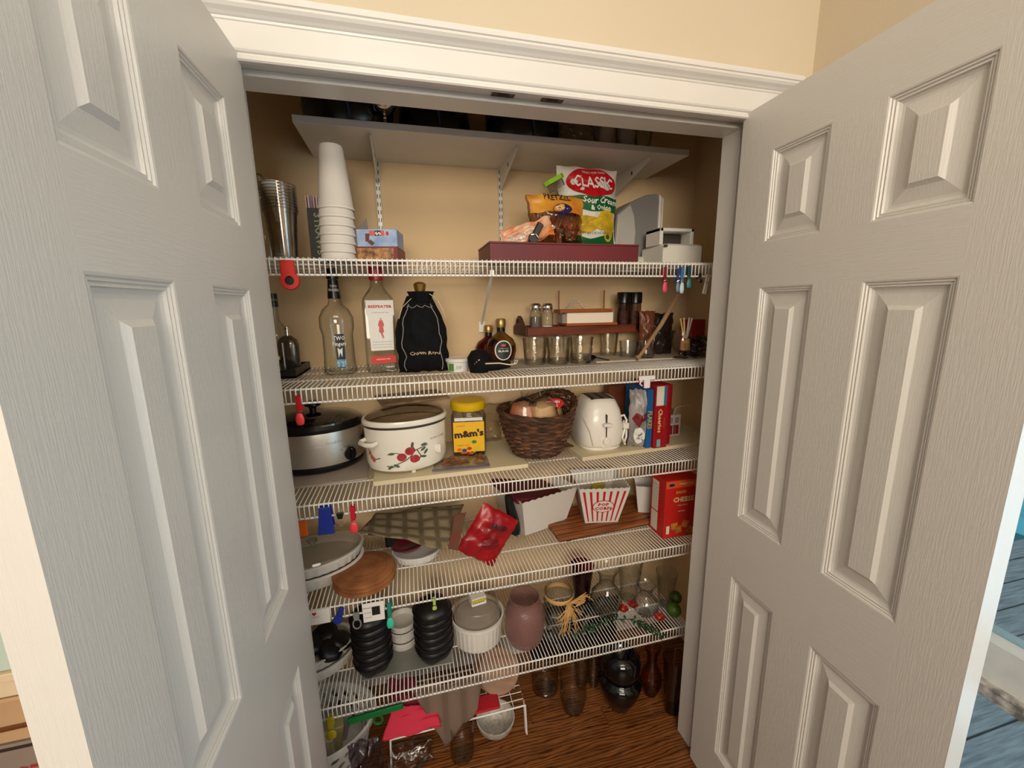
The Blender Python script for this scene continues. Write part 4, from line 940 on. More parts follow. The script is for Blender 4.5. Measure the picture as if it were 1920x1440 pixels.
# steel slow cooker
p=at(600,893,z=s+.0054); 
a_=at(535,885,z=s+.0054)
c=Vector((at(597,893,z=s+.006).x-.006,at(597,893,z=s+.006).y+.118,s+.0056)); 
RX_,RY_=.150,.115
t=thing('slow_cooker','brushed steel oval slow cooker with a black lid and dial','slow cooker',(c.x-.015,c.y,c.z),rz=.10)
hc=top(Vector((c.x,c.y-.115,c.z)),600,812) ; hc=.118
STL=mat('brushed_steel',(226,222,214),.34,metal=.85,bump=.15,bscale=10,stretch=(2,2,60))
obj('base',G().lathe([(0,0),(.88,0),(.96,.006),(1.0,.016),(.99,.022),(0,.022)],n=48,sx=RX_,sy=RY_),BLK,t)
obj('shell',G().lathe([(.985,.020),(1.0,.030),(1.0,hc-.006),(.985,hc)],n=56,sx=RX_,sy=RY_),STL,t)
obj('crock_rim',G().lathe([(.97,hc-.006),(1.03,hc-.004),(1.05,hc+.006),(1.0,hc+.014),(.94,hc+.012),(.9,hc-.01)],n=56,sx=RX_,sy=RY_),BLK,t)
obj('lid',G().lathe([(.99,hc+.012),(.97,hc+.018),(.75,hc+.030),(.35,hc+.038),(0,hc+.040)],n=48,sx=RX_,sy=RY_),mat('dark_lid_glass',(16,16,18),.06,spec=.9,coat=.6),t)
kn=obj('lid_knob',G().lathe([(.010,hc+.038),(.012,hc+.050),(.026,hc+.056),(.026,hc+.064),(.012,hc+.068),(0,hc+.068)],n=24),BLK,t)
sf=lambda x,y:(lambda a:Vector(((RX_+.001)*math.cos(a),(RY_+.001)*math.sin(a),y)))(-PI/2+x/.125)
txt('Crock-Pot',.0115,sf,mat('grey_ink'),t,cx=.055,cy=.085,shear=.2)
a=-PI/2+.098/.125
kn=obj('dial',G().lathe([(0,0),(.019,0),(.019,.010),(.016,.014),(0,.014)],n=24),BLK,t,loc=(RX_*math.cos(a),RY_*math.sin(a),.044)); kn.rotation_euler=(PI/2,0,.55)
g=G(); g.box(-.003,.003,-.017,.017,.012,.020,b=.002); k2=obj('dial_grip',g,BLK,kn,smooth=False)
for i in range(4): txt(['OFF','LOW','HIGH','WARM'][i],.005,sf,BLK2,t,cx=.072+.013*i,cy=.066 if i in(1,2) else .060)
# side handle
obj('handle',G().box(-.035,.035,-.012,.012,-.006,.008,b=.004),BLK,t,loc=(RX_+.004,0,.07),rot=(0,0,PI/2))
t.scale=(1,1,1.2)
# white slow cooker with apples
c0=at(758,880,z=zt3)
cc=Vector((at(757,884,z=zt3).x+.018,at(757,884,z=zt3).y+.112,zt3))
t=thing('slow_cooker','white oval slow cooker painted with red apples on a branch','slow cooker',cc,rz=.22)
CW=mat('cream_enamel',(238,232,218),.25,coat=.4); RX2,RY2,hb=.128,.098,.124
obj('shell',G().lathe([(0,.007),(.84,.007),(.93,.013),(.985,.032),(1.0,hb-.01),(1.0,hb)],n=60,sx=RX2,sy=RY2),CW,t)
obj('rim_band',G().lathe([(.985,hb-.001),(1.005,hb),(1.005,hb+.006),(.985,hb+.007)],n=60,sx=RX2,sy=RY2),mat('dark_band',(60,52,48),.4),t)
obj('crock_rim',G().lathe([(.97,hb+.004),(1.03,hb+.007),(1.045,hb+.014),(1.02,hb+.020),(.95,hb+.020),(.92,hb+.004)],n=60,sx=RX2,sy=RY2),CW,t)
obj('lid',G().lathe([(.97,hb+.020),(.90,hb+.026),(.6,hb+.034),(0,hb+.040)],n=48,sx=RX2,sy=RY2),glassmat('lid_glass',(205,190,170),(130,110,90),.05),t)
for (x,y) in((.0,-.072),(-.07,.04),(.07,.04),(-.075,-.02),(.08,-.02)): obj('foot',G().lathe([(0,0),(.007,0),(.009,.016),(0,.016)],n=14),CW,t,loc=(x,y,0))
sf=lambda x,y:(lambda a:Vector(((RX2+.0008)*math.cos(a),(RY2+.0008)*math.sin(a),y)))(-PI/2+(x*1.2-.024)/.112)
LFM=mat('leaf_green_print',(70,92,70),.5); AP=mat('apple_print',(190,60,60),.45,col2=(150,34,40),vscale=40); STM=mat('stem_print',(74,54,48),.5)
def twig(pts,w=.0011):
    g=G(); n=len(pts); L=[];R=[]
    for i,(x,y) in enumerate(pts):
        x2,y2=pts[min(i+1,n-1)]; x1,y1=pts[max(i-1,0)]; dx,dy=x2-x1,y2-y1; l=math.hypot(dx,dy) or 1; L.append((x-dy/l*w,y+dx/l*w)); R.append((x+dy/l*w,y-dx/l*w))
    vs=[sf(*p) for p in L]+[sf(*p) for p in R]; g.add(vs,[(i,i+1,n+i+1,n+i) for i in range(n-1)]); return obj('printed_twig',g,STM,t,smooth=False)
twig([(-.042,.030),(-.028,.026),(-.018,.034),(0,.042),(.012,.052),(.022,.066),(.040,.072),(.052,.076)]); twig([(.022,.066),(.016,.078)]); twig([(.028,.036),(.034,.050),(.026,.066)]); twig([(-.004,.058),(-.020,.064),(-.040,.060)],.0008)
for x,y in((-.008,.052),(.010,.066),(.020,.044)): decal('printed_apple',[disc(x,y,.0105)],up(sf,.0004),AP,t)
for x,y,r_ in((.040,.066,.6),(.042,.078,.2),(.040,.046,-.2),(.046,.058,.9),(-.030,.062,.1),(-.034,.026,.7),(.016,.082,1.4),(-.020,.030,-.5)): decal('printed_leaf',[disc(x,y,.0075,.0032,12,r_)],up(sf,.0002),LFM,t)
for x,y in((-.085,.050),(-.078,.044),(-.092,.060)): decal('printed_flower',[disc(x,y,.006)],sf,mat('rust_print',(190,100,76),.5),t)
twig([(-.098,.072),(-.088,.056),(-.072,.046),(-.058,.050)])
txt('SLOW COOKER',.0065,sf,mat('dark_rose_ink',(120,60,70),.5),t,cx=.082,cy=.088)
a=-PI/2+.072/.112
kn=obj('dial',G().lathe([(0,0),(.013,0),(.013,.007),(.010,.009),(0,.009)],n=22),CW,t,loc=(RX2*math.cos(a),RY2*math.sin(a),.056)); kn.rotation_euler=(PI/2,0,.55); obj('dial_grip',G().box(-.002,.002,-.011,.011,.008,.013,b=.001),CW,kn,smooth=False)
a=-PI/2-1.12
hd_=obj('handle',G().tube([(-.030,0,0),(-.030,-.016,-.002),(-.018,-.026,-.002),(.018,-.026,-.002),(.030,-.016,-.002),(.030,0,0)],.006,n=8),CW,t,loc=(RX2*math.cos(a),RY2*math.sin(a),.092)); hd_.rotation_euler=(0,0,-1.12)
fit(t,671,757,838,886)
WCZ=t.scale.z
# glass platter lying on the white cooker
q=Vector((cc.x+.02,cc.y+.04,zt3+(.124+.0405)*WCZ+.001))
t=thing('cutting_board','wood grained board with glass dish lying on top of the white slow cooker','board',q,rz=.22); obj('board',G().box(-.11,.12,-.06,.10,0,.008,b=.002),mat('mottled_board',(150,120,88),.35,col2=(92,66,44),vscale=14),t,smooth=False)
# candy jar
p=at(880,858,z=zt3); r=.036; c=p+hd(p)*r
t=thing('candy_jar','square clear candy jar with a yellow lid and yellow label','jar',(c.x,c.y,zt3),rz=face(c)+.0)
H=.128
def sq2(p,a_):
    x,y,z=p; m=max(abs(math.cos(a_)),abs(math.sin(a_))); f=(1/m)**.65 if z<H*.80 else 1; return (x*f,y*f,z)
obj('jar',G().lathe([(0,0),(r*.9,0),(r,.005),(r,H*.72),(r*.9,H*.80),(r*.80,H*.86),(r*.80,H*.9)],n=40,fn=sq2),GL,t)
obj('lid',G().lathe([(r*.95,H*.86),(r*1.0,H*.88),(r*1.0,H*.99),(r*.9,H*1.02),(0,H*1.02)],n=40,flute=.01,nf=40),mat('yellow_lid',(232,190,14),.4),t)
yf=-r*1.0-.0012; sf=lambda x,y:Vector((x,yf,y)); s2=lambda x,y:Vector((x,yf-.0006,y)); s3=lambda x,y:Vector((x,yf-.0010,y))
decal('front_label',[rect(-.031,.014,.031,H*.68)],sf,mat('label_yellow',(240,186,28),.45),t)
decal('paper_band',[rect(-.028,H*.70,.028,H*.76)],sf,mat('white_tub'),t)
txt("m&m's",.0215,s3,mat('brown_ink',(44,26,20),.5),t,cy=.058,bold=.05,sx=1.0,rot=.08); txt('peanut',.006,s2,RED,t,cx=-.016,cy=.078); txt('PARTY SIZE',.0048,s2,RED,t,cx=-.012,cy=.030)
for x,y,cl in((.002,.040,'cr'),(.010,.038,'gr'),(-.020,.020,'or'),(-.010,.018,'bl'),(.000,.022,'rd'),(.014,.020,'cr')): decal('printed_candy',[disc(x,y,.005,.004)],s2,mat('cand_'+cl,{'cr':(206,196,60),'gr':(60,130,50),'or':(226,110,30),'bl':(40,60,140),'rd':(200,40,40)}[cl],.35),t)
cm=[mat('cand_'+c_) for c_ in('gr','or','bl','rd')]+[mat('label_yellow')]
g=G()
for i in range(90):
    x,y,z=random.uniform(-.029,.029),random.uniform(-.029,.029),random.uniform(.006,.022); g.lathe([(0,-.004),(.005,-.002),(.006,0),(.005,.002),(0,.004)],n=7,mi=i%5,T=Matrix.Translation((x,y,z)))
obj('candies',g,cm,t,kind='stuff')
fit(t,844,743,912,856)
# zip bag with dried food
c=at(868,880,z=zt3+.0)
t=thing('zip_bag','flat zip bag of dried brown chips lying before the candy jar','bag',(c.x,c.y,zt3+.002),rot=(0,0,-.05))
g=G(); g.grid(lambda a,b:Vector((-.055+.115*a,-.012+.062*b,.010*math.sin(PI*a)**.6*math.sin(PI*b)**.6+.002*noise.noise(Vector((a*6,b*5,2))))),20,12); obj('film',g,FILM,t)
g=G()
for i in range(26):
    x=random.uniform(-.030,.045); y=random.uniform(.0,.040); an=random.uniform(-.6,.6); g.tube([(x-.010,y,.003),(x,y+.003,.0075),(x+.010,y+.002,.003)],[.002,.005,.002],n=6)
obj('dried_chips',g,mat('dried_brown',(150,96,62),.6,var=.4,vscale=40),t,kind='stuff')
obj('zip_strip',G().box(-.058,.058,-.014,-.008,.0005,.003,b=.0005),mat('violet_strip',(104,96,130),.4),t,smooth=False)
fit(t,810,850,920,884)
# crinkled clear bag behind candy jar
q=at(905,830,y=.42); g,_=pillow(.16,.15,.10,.012,55); tag(obj('film_bag',g,FILM,None,loc=(q.x+.02,.54,zt3)),'large crinkled clear bag behind the candy jar and basket','plastic bag')
# wicker mat and basket
c=on(3,1005,852); MATB=Vector((at(1003,858,z=zt3).x,at(1003,858,z=zt3).y+.085,zt3))
MATB=at(1000,852,z=zt3); R=.072; c=MATB+hd(MATB)*R
def mat_woven():
    t=thing('place_mat','square brown woven mat under the wicker basket','mat',(c.x-.02,c.y-.075,zt3),rz=.22)
    g=G(); g.box(0,.17,0,.15,0,.003,b=.001); obj('mat',g,mat('woven_tan',(134,98,62),.8,col2=(84,56,36),vscale=60,bump=.6,bscale=150),t,smooth=False)
    for x in(.004,.166): obj('border',G().box(x-.004,x+.004,0,.15,.003,.005),mat('mat_border',(110,80,56),.8),t,smooth=False)
    for y in(.004,.146): obj('border',G().box(0,.17,y-.004,y+.004,.003,.005),mat('mat_border'),t,smooth=False)
mat_woven()
zb=zt3+.0055
t=thing('wicker_basket','brown wicker basket with a swept-up rim holding bags of buns','basket',(c.x,c.y,zb))
WK=mat('wicker_brown',(112,72,46),.6,var=.35,vscale=30); WK2=mat('wicker_dark',(78,48,32),.65,var=.3,vscale=30)
NR=21
def bprof(f): return .066+.036*f+.006*math.sin(f*3)
def bz(f,a): 
    up_=max(0,math.cos(a-.45))**1.4
    return f*.098*(1+.0*up_)+f**2*(.034*up_+.006*max(0,math.cos(a-PI*.95)))
for j in range(NR):
    f=(j+.5)/NR; pts=[]
    for i in range(96):
        a=2*PI*i/96; w=.0032*math.sin(12*a+PI*(j%2)); rr=bprof(f)+w+.0012*noise.noise(Vector((i*.4,j*3.1,0)))
        pts.append((rr*math.cos(a),rr*.92*math.sin(a),.004+bz(f,a)+.0014*noise.noise(Vector((i*.25,j*2.7,4)))))
    obj('woven_strand',G().tube(pts,.0034,n=5,closed=True),WK if j%3 else WK2,t)
for i in range(24):
    a=2*PI*(i+.25)/24; obj('stake',G().tube([(bprof(f)*math.cos(a),bprof(f)*.92*math.sin(a),bz(f,a)) for f in(0,.5,1.0)],.0024,n=5),WK2,t)
for j in range(3):
    pts=[((bprof(1)+.003+.003*math.sin(9*a+j*2.1))*math.cos(a),(bprof(1)+.003+.003*math.sin(9*a+j*2.1))*.92*math.sin(a),bz(1,a)+.003+.003*math.cos(9*a+j*2.1)) for a in [2*PI*i/90 for i in range(90)]]
    obj('rim_strand',G().tube(pts,.0032,n=5,closed=True),WK2 if j else WK,t)
obj('bottom',G().lathe([(0,0),(.066,0),(.066,.005),(0,.005)],n=30,sy=.92),WK2,t)
fit(t,930,728,1084,862); c=t.location.copy(); BS=t.scale.copy()
bun=mat('bread_tan',(226,176,112),.6,col2=(240,208,160),vscale=20)
for (dx,dy,rr,l) in((-.038,-.010,.046,'pinkish bag of buns at the left in the wicker basket'),(.004,-.026,.044,'clear bag of pale buns at the front of the wicker basket'),(.036,.016,.044,'bag with a red label at the right in the wicker basket')):
    tt=thing('bread_bag',l,'bread bag',(c.x+dx*BS.x,c.y+dy*BS.x,zb+.060*BS.z),group='bread bags in the wicker basket'); tt.scale=(BS.x*1.05,BS.x*1.05,BS.z*1.02)
    def f(p,a_): q=Vector(p); n=noise.noise(q*60+Vector((dx*99,0,0)))*.006; return (q.x+n,q.y+n,q.z+n*.8)
    obj('buns',G().lathe([(0,0),(rr*.7,.004),(rr*.92,.03),(rr*.7,.058),(0,.068)],n=24,fn=lambda p,a_:f(p,a_)),bun if dx>-.03 else mat('pink_buns',(206,112,80),.5,col2=(224,170,140),vscale=25),tt)
    obj('film',G().lathe([(0,0),(rr*.80,.004),(rr*1.02,.03),(rr*.82,.062),(.008,.078),(.012,.088)],n=26,fn=lambda p,a_:f(p,a_)),FILM,tt)
    if dx>.03:
        sf=s_flat((0,-rr*.95,.058),(1,.1,0),(0,.65,1)); decal('red_label',[disc(0,0,.030,.014,20,.1)],sf,RED,tt); txt('KITCHEN\nSTYLE',.009,up(sf,.0008),WHT,tt,cy=0,bold=.02)
# toaster
p=at(1128,843,z=zt3); c=p+hd(p)*.085
t=thing('toaster','white rounded two-slot toaster with its front lever facing out','toaster',(c.x-.005,c.y,zt3),rz=face(c)+.38)
TWH=mat('toaster_white',(238,232,222),.3,coat=.3); HT=.148
def tb(p,a_):
    x,y,z=p; m=(abs(math.cos(a_))**3+abs(math.sin(a_))**3)**(-1/3.); return (x*m,y*m*1.15,z)
obj('body',G().lathe([(0,.006),(.058,.006),(.066,.010),(.071,.020),(.072,.05),(.070,.085),(.063,.115),(.052,HT-.010),(.044,HT),(.040,HT+.001),(0,HT-.001)],n=56,fn=tb),TWH,t,ang=50)
obj('base_skirt',G().lathe([(0,.0),(.062,.0),(.066,.006),(.064,.012),(0,.012)],n=48,fn=tb),TWH,t)
tp=G(); tp.box(-.036,.036,-.046,.044,HT-.001,HT+.0012,b=.0005); obj('top_plate',tp,mat('dark_toast_plate',(44,42,42),.4),t,smooth=False)
for x in(-.016,.016): obj('slot',G().box(x-.008,x+.008,-.036,.036,HT+.001,HT+.0024),mat('slot_steel',(120,116,112),.4,metal=.6),t,smooth=False)
yy=-.0825
obj('lever_slot',G().box(-.0015,.0015,yy-.003,yy+.006,.045,.110),mat('dark_recess'),t,smooth=False)
obj('lever',G().box(-.013,.013,yy-.016,yy-.001,.078,.087,b=.003),TWH,t)
dk_=obj('dial',G().lathe([(0,0),(.011,0),(.011,.008),(.009,.010),(0,.010)],n=24,flute=.08,nf=12),TWH,t,loc=(0,yy+.001,.034)); dk_.rotation_euler=(PI/2,0,0)
obj('button',G().box(-.014,.014,yy-.003,yy+.006,.014,.018,b=.001),TWH,t)
obj('side_groove',G().tube([(-.066,-.060,.100),(-.050,-.076,.062),(-.040,-.083,.020)],.0010,n=5),mat('groove_grey',(180,172,162),.4),t)
# coiled cord at toaster's right
obj('cord',G().tube([(.056,-.052,.095),(.066,-.058,.10),(.074,-.060,.085),(.066,-.064,.055),(.058,-.070,.035),(.066,-.068,.022),(.076,-.058,.035),(.078,-.052,.060),(.070,-.050,.080),(.060,-.056,.060),(.062,-.062,.030),(.072,-.06,.012)],.0034,n=7),TWH,t); obj('plug',G().box(.062,.080,-.070,-.058,.060,.078,b=.003),TWH,t)
fit(t,1072,735,1180,846)
# bag of salt/nuts
p=at(1208,836,z=zt3); c=p+hd(p)*.02
t=thing('snack_pouch','clear and white snack pouch with a dark red patch, right of the toaster','snack bag',(c.x,c.y,zt3),rz=face(c)+.3)
H=.098; g,sf=pillow(.062,H,.036,.004,61,pinch=.05); obj('pouch',g,mat('silvery_pouch',(178,172,168),.35,col2=(120,116,116),vscale=30),t)
decal('red_patch',[[(-.022,H*.52),(-.012,H*.60),(.004,H*.56),(.018,H*.62),(.016,H*.48),(.004,H*.46),(-.004,H*.36),(-.014,H*.40)]],sf,mat('deep_red_ink'),t)
decal('seal_ring',[disc(-.002,H*.22,.017,.015,22)],sf,mat('grey_ink'),t); decal('seal',[disc(-.002,H*.22,.0155,.0135,22)],up(sf,.0006),WHT,t); txt('SEA\nSALT',.006,up(sf,.0014),BLK2,t,cx=-.002,cy=H*.22)
fit(t,1176,728,1220,838)
# cereal box: narrow side with lettering and front
yb=None
A=at(1214,838,z=zt3); B=at(1262,838,z=zt3); 
p0=at(1225,841,z=zt3); p1=at(1249,838,z=zt3)
HB=at(1240,722,y=p0.y).z-zt3
t,L,_=carton('cereal_box','red cereal box standing with its lettered narrow side out','cereal box',p0,p1,.15,HB,mat('cereal_red',(156,16,24),.45))
fs=front(L,HB); txt('Cheerios',.024,up(fs,.0012),mat('cream_ink',(240,206,150),.5),t,cx=L*.36,cy=HB*.44,rot=-PI/2,bold=.02); txt('Honey Nut',.008,up(fs,.0012),mat('gold_ink',(190,130,70),.5),t,cx=L*.70,cy=HB*.40,rot=-PI/2)
decal('white_panel',[rect(L*.04,HB*.68,L*.60,HB*.98)],fs,mat('panel_cream',(228,220,200),.5),t); decal('blue_panel',[rect(L*.60,HB*.68,L*.80,HB*.98)],fs,mat('panel_blue',(40,120,160),.5),t)
decal('teal_badge',[rect(L*.22,HB*.02,L*.50,HB*.14)],fs,mat('panel_teal',(110,170,180),.5),t)
tag(obj('red_carton',G().box(0,.030,0,.12,0,HB*.97,b=.001),mat('cereal_dark_red',(140,12,22),.45),None,smooth=False,loc=(p1.x+.002,p1.y+.025,zt3),rot=(0,0,math.atan2(p1.y-p0.y,p1.x-p0.x))),'plain darker red box just behind and right of the lettered cereal box','cereal box')
p0b=p0+Vector((-.024,.012,0))
t=thing('cereal_box','blue box with yellow lettering squeezed left of the red cereal box','cereal box',(p0b.x,p0b.y,zt3),rz=math.atan2(p1.y-p0.y,p1.x-p0.x)); 
obj('carton',G().box(0,.022,0,.15,0,HB*.93,b=.001),mat('cereal_blue',(16,92,150),.45),t,smooth=False); txt('FLAKES',.026,lambda x,y:Vector((x,-.0012,y)),mat('mustard_ink',(186,170,60),.5),t,cx=.010,cy=HB*.45,rot=-PI/2,bold=.02,sx=.8)
# brown box behind + small red white box + clear bin
q=at(1168,800,y=.47); tag(obj('brown_box',G().box(-.06,.065,0,.05,0,.20,b=.002),mat('brown_card',(120,60,30),.5,var=.2),None,smooth=False,loc=(q.x,.48,zt3)),'tall brown box behind the toaster','box')
p0=at(1262,826,z=zt3); p1=at(1291,822,z=zt3); hh=.070
p0=p0+Vector((.01,.05,0)); 
t=thing('cracker_box','small white and dark red box at the right of the middle shelf','box',(p0.x,p0.y,zt3),rz=.05)
obj('carton',G().box(0,.058,0,.05,0,.085,b=.001),mat('white_card',(206,198,192),.5),t,smooth=False); fs=front(.058,.085)
decal('red_panel',[rect(.006,.006,.050,.044)],fs,mat('crimson_ink',(140,24,38),.5),t); txt('CLASSIC\nMINI',.010,up(fs,.0006),mat('rose_ink',(200,140,140),.5),t,cx=.028,cy=.026,rot=-PI/2); decal('bar_marks',[rect(.008,.052,.024,.076)],fs,mat('grey_ink'),t); decal('text_marks',[rect(.030,.052,.050,.076)],fs,mat('grey_ink'),t)
q=at(1268,820,z=zt3)
t=thing('clear_bin','clear plastic bin with rounded corners around the small boxes at the right','bin',(q.x-.004,q.y+.02,zt3))
g=G(); g.tube([(0,0,.002),(0,0,.095),(.010,0,.115),(.03,0,.12),(.12,0,.12)],.0016,n=6); obj('rim_edge',g,mat('cloudy_edge',(190,186,178),.3),t); obj('bin_side',G().box(-.001,.001,0,.16,0,.112,b=.0005),FILM,t,smooth=False)
# ================================================================== FOURTH SHELF
s=ST[4]
CER=mat('white_ceramic',(228,224,216),.3,coat=.3)
def ribbed(rx,ry,h,t,name='dish',m=None,nf=33,lip=True,k=.90):
    g=G(); g.lathe([(0,0),(k*.96,0),(k,.004),(.955,h*.84)],n=132,flute=.014,nf=33,sx=rx,sy=ry); obj(name,g,m or CER,t,ang=70)
    obj('rim',G().lathe([(.955,h*.83),(1.0,h*.88),(1.0,h),(.93,h),(.90,h*.5),(.86,.010),(0,.009)],n=72,sx=rx,sy=ry),m or CER,t)
# stacked oval casseroles with glass lids, left
t=thing('casserole_dish','lower large white oval casserole at the left of the fourth wire shelf','dish',(.045,.40,s),rz=.25,group='stacked white oval casseroles on the fourth shelf'); ribbed(.155,.105,.050,t); c1=t
t2=thing('casserole_dish','upper large white oval casserole with a clear glass lid, left on the fourth wire shelf','dish',(.045,.40,s+.052),rz=.25,group='stacked white oval casseroles on the fourth shelf'); ribbed(.157,.107,.046,t2)
obj('glass_lid',G().lathe([(.97,.047),(.93,.054),(.55,.066),(0,.070)],n=60,sx=.155,sy=.105),glassmat('smoky_lid',(232,228,220),(196,190,180),.06),t2)
obj('lid_knob',G().lathe([(.006,.068),(.008,.078),(.016,.082),(.016,.088),(0,.090)],n=20),GL,t2)
e_=at(680,1008,z=s+.085)
for tt in(c1,t2): tt.location.x=e_.x-.150; tt.location.y=e_.y-.035; tt.scale=(1,1,.88)
t2.location.z=s+.0512*.88
# orange clip/utensil
tag(obj('orange_scraper',G().box(-.012,.012,-.003,.003,-.05,0,b=.002),mat('orange_plastic',(226,104,36),.4),None,smooth=False,loc=(at(566,975,y=YS+.02).x,YS+.02,at(566,975,y=YS+.02).z)),'orange plastic scraper hanging at the far left under the middle wire shelf','scraper')
# cork trivets
CK=mat('cork_mat',(168,108,62),.8,col2=(138,82,44),vscale=26,bump=.25,bscale=200)
p=on(4,668,1120)
for i in range(3):
    t=thing('cork_trivet',['lowest round cork mat of the small stack on the fourth wire shelf','middle round cork mat of the small stack on the fourth wire shelf','topmost round cork mat of the small stack on the fourth wire shelf'][i],'cork mat',(p.x+.012+.004*(i%2),p.y+.062,s+.0105*i),group='cork mats stacked on the fourth shelf')
    obj('disc',G().lathe([(0,0),(.070,0),(.073,.002),(.073,.008),(.070,.010),(0,.010)],n=48),CK,t)
    for r_ in(.055,.035): obj('groove',G().tube([(r_*math.cos(2*PI*k/40),r_*math.sin(2*PI*k/40),.0099) for k in range(40)],.0006,n=4,closed=True),mat('cork_dark',(120,70,38),.8),t)
    t.scale=(1,1,1)
trs=[o for o in bpy.data.objects if o.name.startswith('cork_trivet')]
fit(trs[0],624,1046,742,1122); 
for i,o in enumerate(trs): o.location=(trs[0].location.x+(0,.003,-.002)[i],trs[0].location.y+(0,.002,.001)[i],s+.0106*i*trs[0].scale.z); o.scale=trs[0].scale
b0=bbox(trs[2])
# white ruffled dish tipped with maroon one behind
c,r=cyl(4,775,1060,90)
t=thing('quiche_dish','white fluted oval dish half hidden under the draped place mat','dish',(c.x,c.y,s)); ribbed(.052,.040,.030,t,nf=40); fit(t,735,1020,826,1061); t.scale.z*=1.5; fit(t,735,1008,826,1061)
q=t.location.copy()
t=thing('serving_dish','dark red dish resting in the white fluted dish','dish',(q.x-.020,q.y+.01,s+.031*1.0),rot=(-.12,-.15,0)); obj('dish',G().lathe([(0,0),(.04,.0),(.062,.016),(.060,.018),(.038,.004),(0,.004)],n=40),mat('burgundy_glaze',(120,24,44),.3),t)
# bundle under the place mat so that the cloth rests on it
def cloth(name,label,cat,corners,m,th=.003,nu=34,nv=22,wav=.005,seed=0,sag=0.0):
    """sheet through four 3-D corners (tl,tr,br,bl) with folds"""
    tl,tr,br,bl=[Vector(c_) for c_ in corners]; o=(tl+tr+br+bl)/4
    def f(a,b):
        p=(tl*(1-a)+tr*a)*(1-b)+(bl*(1-a)+br*a)*b
        n=noise.noise(Vector((a*3+seed,b*3,seed)))*wav*2+noise.noise(Vector((a*8+seed,b*7,seed+3)))*wav*.5
        return p-o+Vector((0,n*.3,n-sag*math.sin(PI*a)*math.sin(PI*b)))
    g=G(); g.grid(f,nu,nv); t=obj(name,g,m,None,loc=o,solid=th); tag(t,label,cat); return t
PLM=bpy.data.materials.new('olive_plaid_cloth'); PLM.use_nodes=True
def plaid(m,c1,c2,c3,sc=5):
    nt=m.node_tree; b=nt.nodes['Principled BSDF']; b.inputs['Roughness'].default_value=.85
    tc=nt.nodes.new('ShaderNodeTexCoord'); w1=nt.nodes.new('ShaderNodeTexWave'); w1.bands_direction='X'; w1.inputs['Scale'].default_value=sc; w2=nt.nodes.new('ShaderNodeTexWave'); w2.bands_direction='Y'; w2.inputs['Scale'].default_value=sc*1.3
    ck=nt.nodes.new('ShaderNodeTexChecker'); ck.inputs['Scale'].default_value=sc*2.2
    for n in(w1,w2,ck): nt.links.new(tc.outputs['Object'],n.inputs['Vector'])
    ad=nt.nodes.new('ShaderNodeMath'); ad.operation='MAXIMUM'; nt.links.new(w1.outputs['Fac'],ad.inputs[0]); nt.links.new(w2.outputs['Fac'],ad.inputs[1])
    r=nt.nodes.new('ShaderNodeValToRGB'); e=r.color_ramp.elements; e[0].position=.0; e[0].color=lin(c3); e[1].position=.62; e[1].color=lin(c2); x=e.new(.90); x.color=lin(c1)
    nt.links.new(ad.outputs[0],r.inputs[0]); nt.links.new(r.outputs[0],b.inputs['Base Color'])
plaid(PLM,(96,82,60),(128,114,86),(140,126,98),6)
zc=s+.075
def A(u,v,y): return at(u,v,y=y)
cl=cloth('place_mat','olive brown plaid cloth place mat draped over the dishes on the fourth wire shelf','place mat',[A(708,962,.44),A(870,946,.44),A(835,1030,.27),A(672,996,.30)],PLM,wav=.005,seed=2)
cl2=cloth('place_mat','second folded brown cloth under the olive plaid place mat','place mat',[A(690,985,.42),A(868,965,.46),A(862,1012,.33),A(690,1003,.31)],mat('brown_cloth',(84,68,50),.9),wav=.004,seed=7)
# folded cloth tail with maroon edge
t=cloth('cloth_napkin','brown and maroon napkin end hanging right of the place mat','napkin',[A(852,965,.34),A(874,960,.34),A(858,1033,.29),A(841,1028,.29)],mat('maroon_napkin',(112,50,40),.9,col2=(90,72,50),vscale=16),wav=.003,seed=9)
# support box behind, so that the mats rest on something
t=thing('storage_tin','black low baking tin under the place mats','tin',(at(790,985,y=.40).x-.03,.46,s)); obj('tin',G().box(-.10,.12,0,.12,0,.060,b=.006),BLK,t,smooth=False); obj('rim',G().box(-.104,.124,-.004,.124,.057,.062,b=.002),BLK,t,smooth=False)
# red snack bag
t=thing('snack_bag','crumpled glossy red snack bag leaning in the middle of the fourth wire shelf','snack bag',(at(905,1020,y=.30).x,.30,s+.010),rot=(-.12,.62,0.0))
g,sf=pillow(.125,.150,.045,.005,71,pinch=.03); obj('bag',g,mat('red_foil',(176,12,24),.28,var=.25,vscale=14),t)
txt('BAKED',.018,up(sf,.0014),BLK2,t,cx=.01,cy=.110,rot=.1,bold=.02); decal('printed_chip',[disc(.01,.06,.026,.016,16,.3)],up(sf,.0006),mat('dim_red_print',(120,8,18),.4),t)
fit(t,864,922,964,1037,ground=False,uniform=True)
# folded black umbrella thing
t=thing('umbrella','folded black umbrella with a silver tip beside the red snack bag','umbrella',(at(962,1000,y=.24).x,.245,s+.008),rot=(.2,-.22,0))
obj('canopy',G().lathe([(0,.0),(.011,.004),(.013,.03),(.010,.08),(.007,.11),(0,.112)],n=18,flute=.12,nf=6),mat('black_nylon',(14,14,15),.6),t); obj('tip',G().lathe([(0,-.008),(.004,-.006),(.005,.0),(0,.004)],n=12),CH,t)
fit(t,946,925,976,1007)
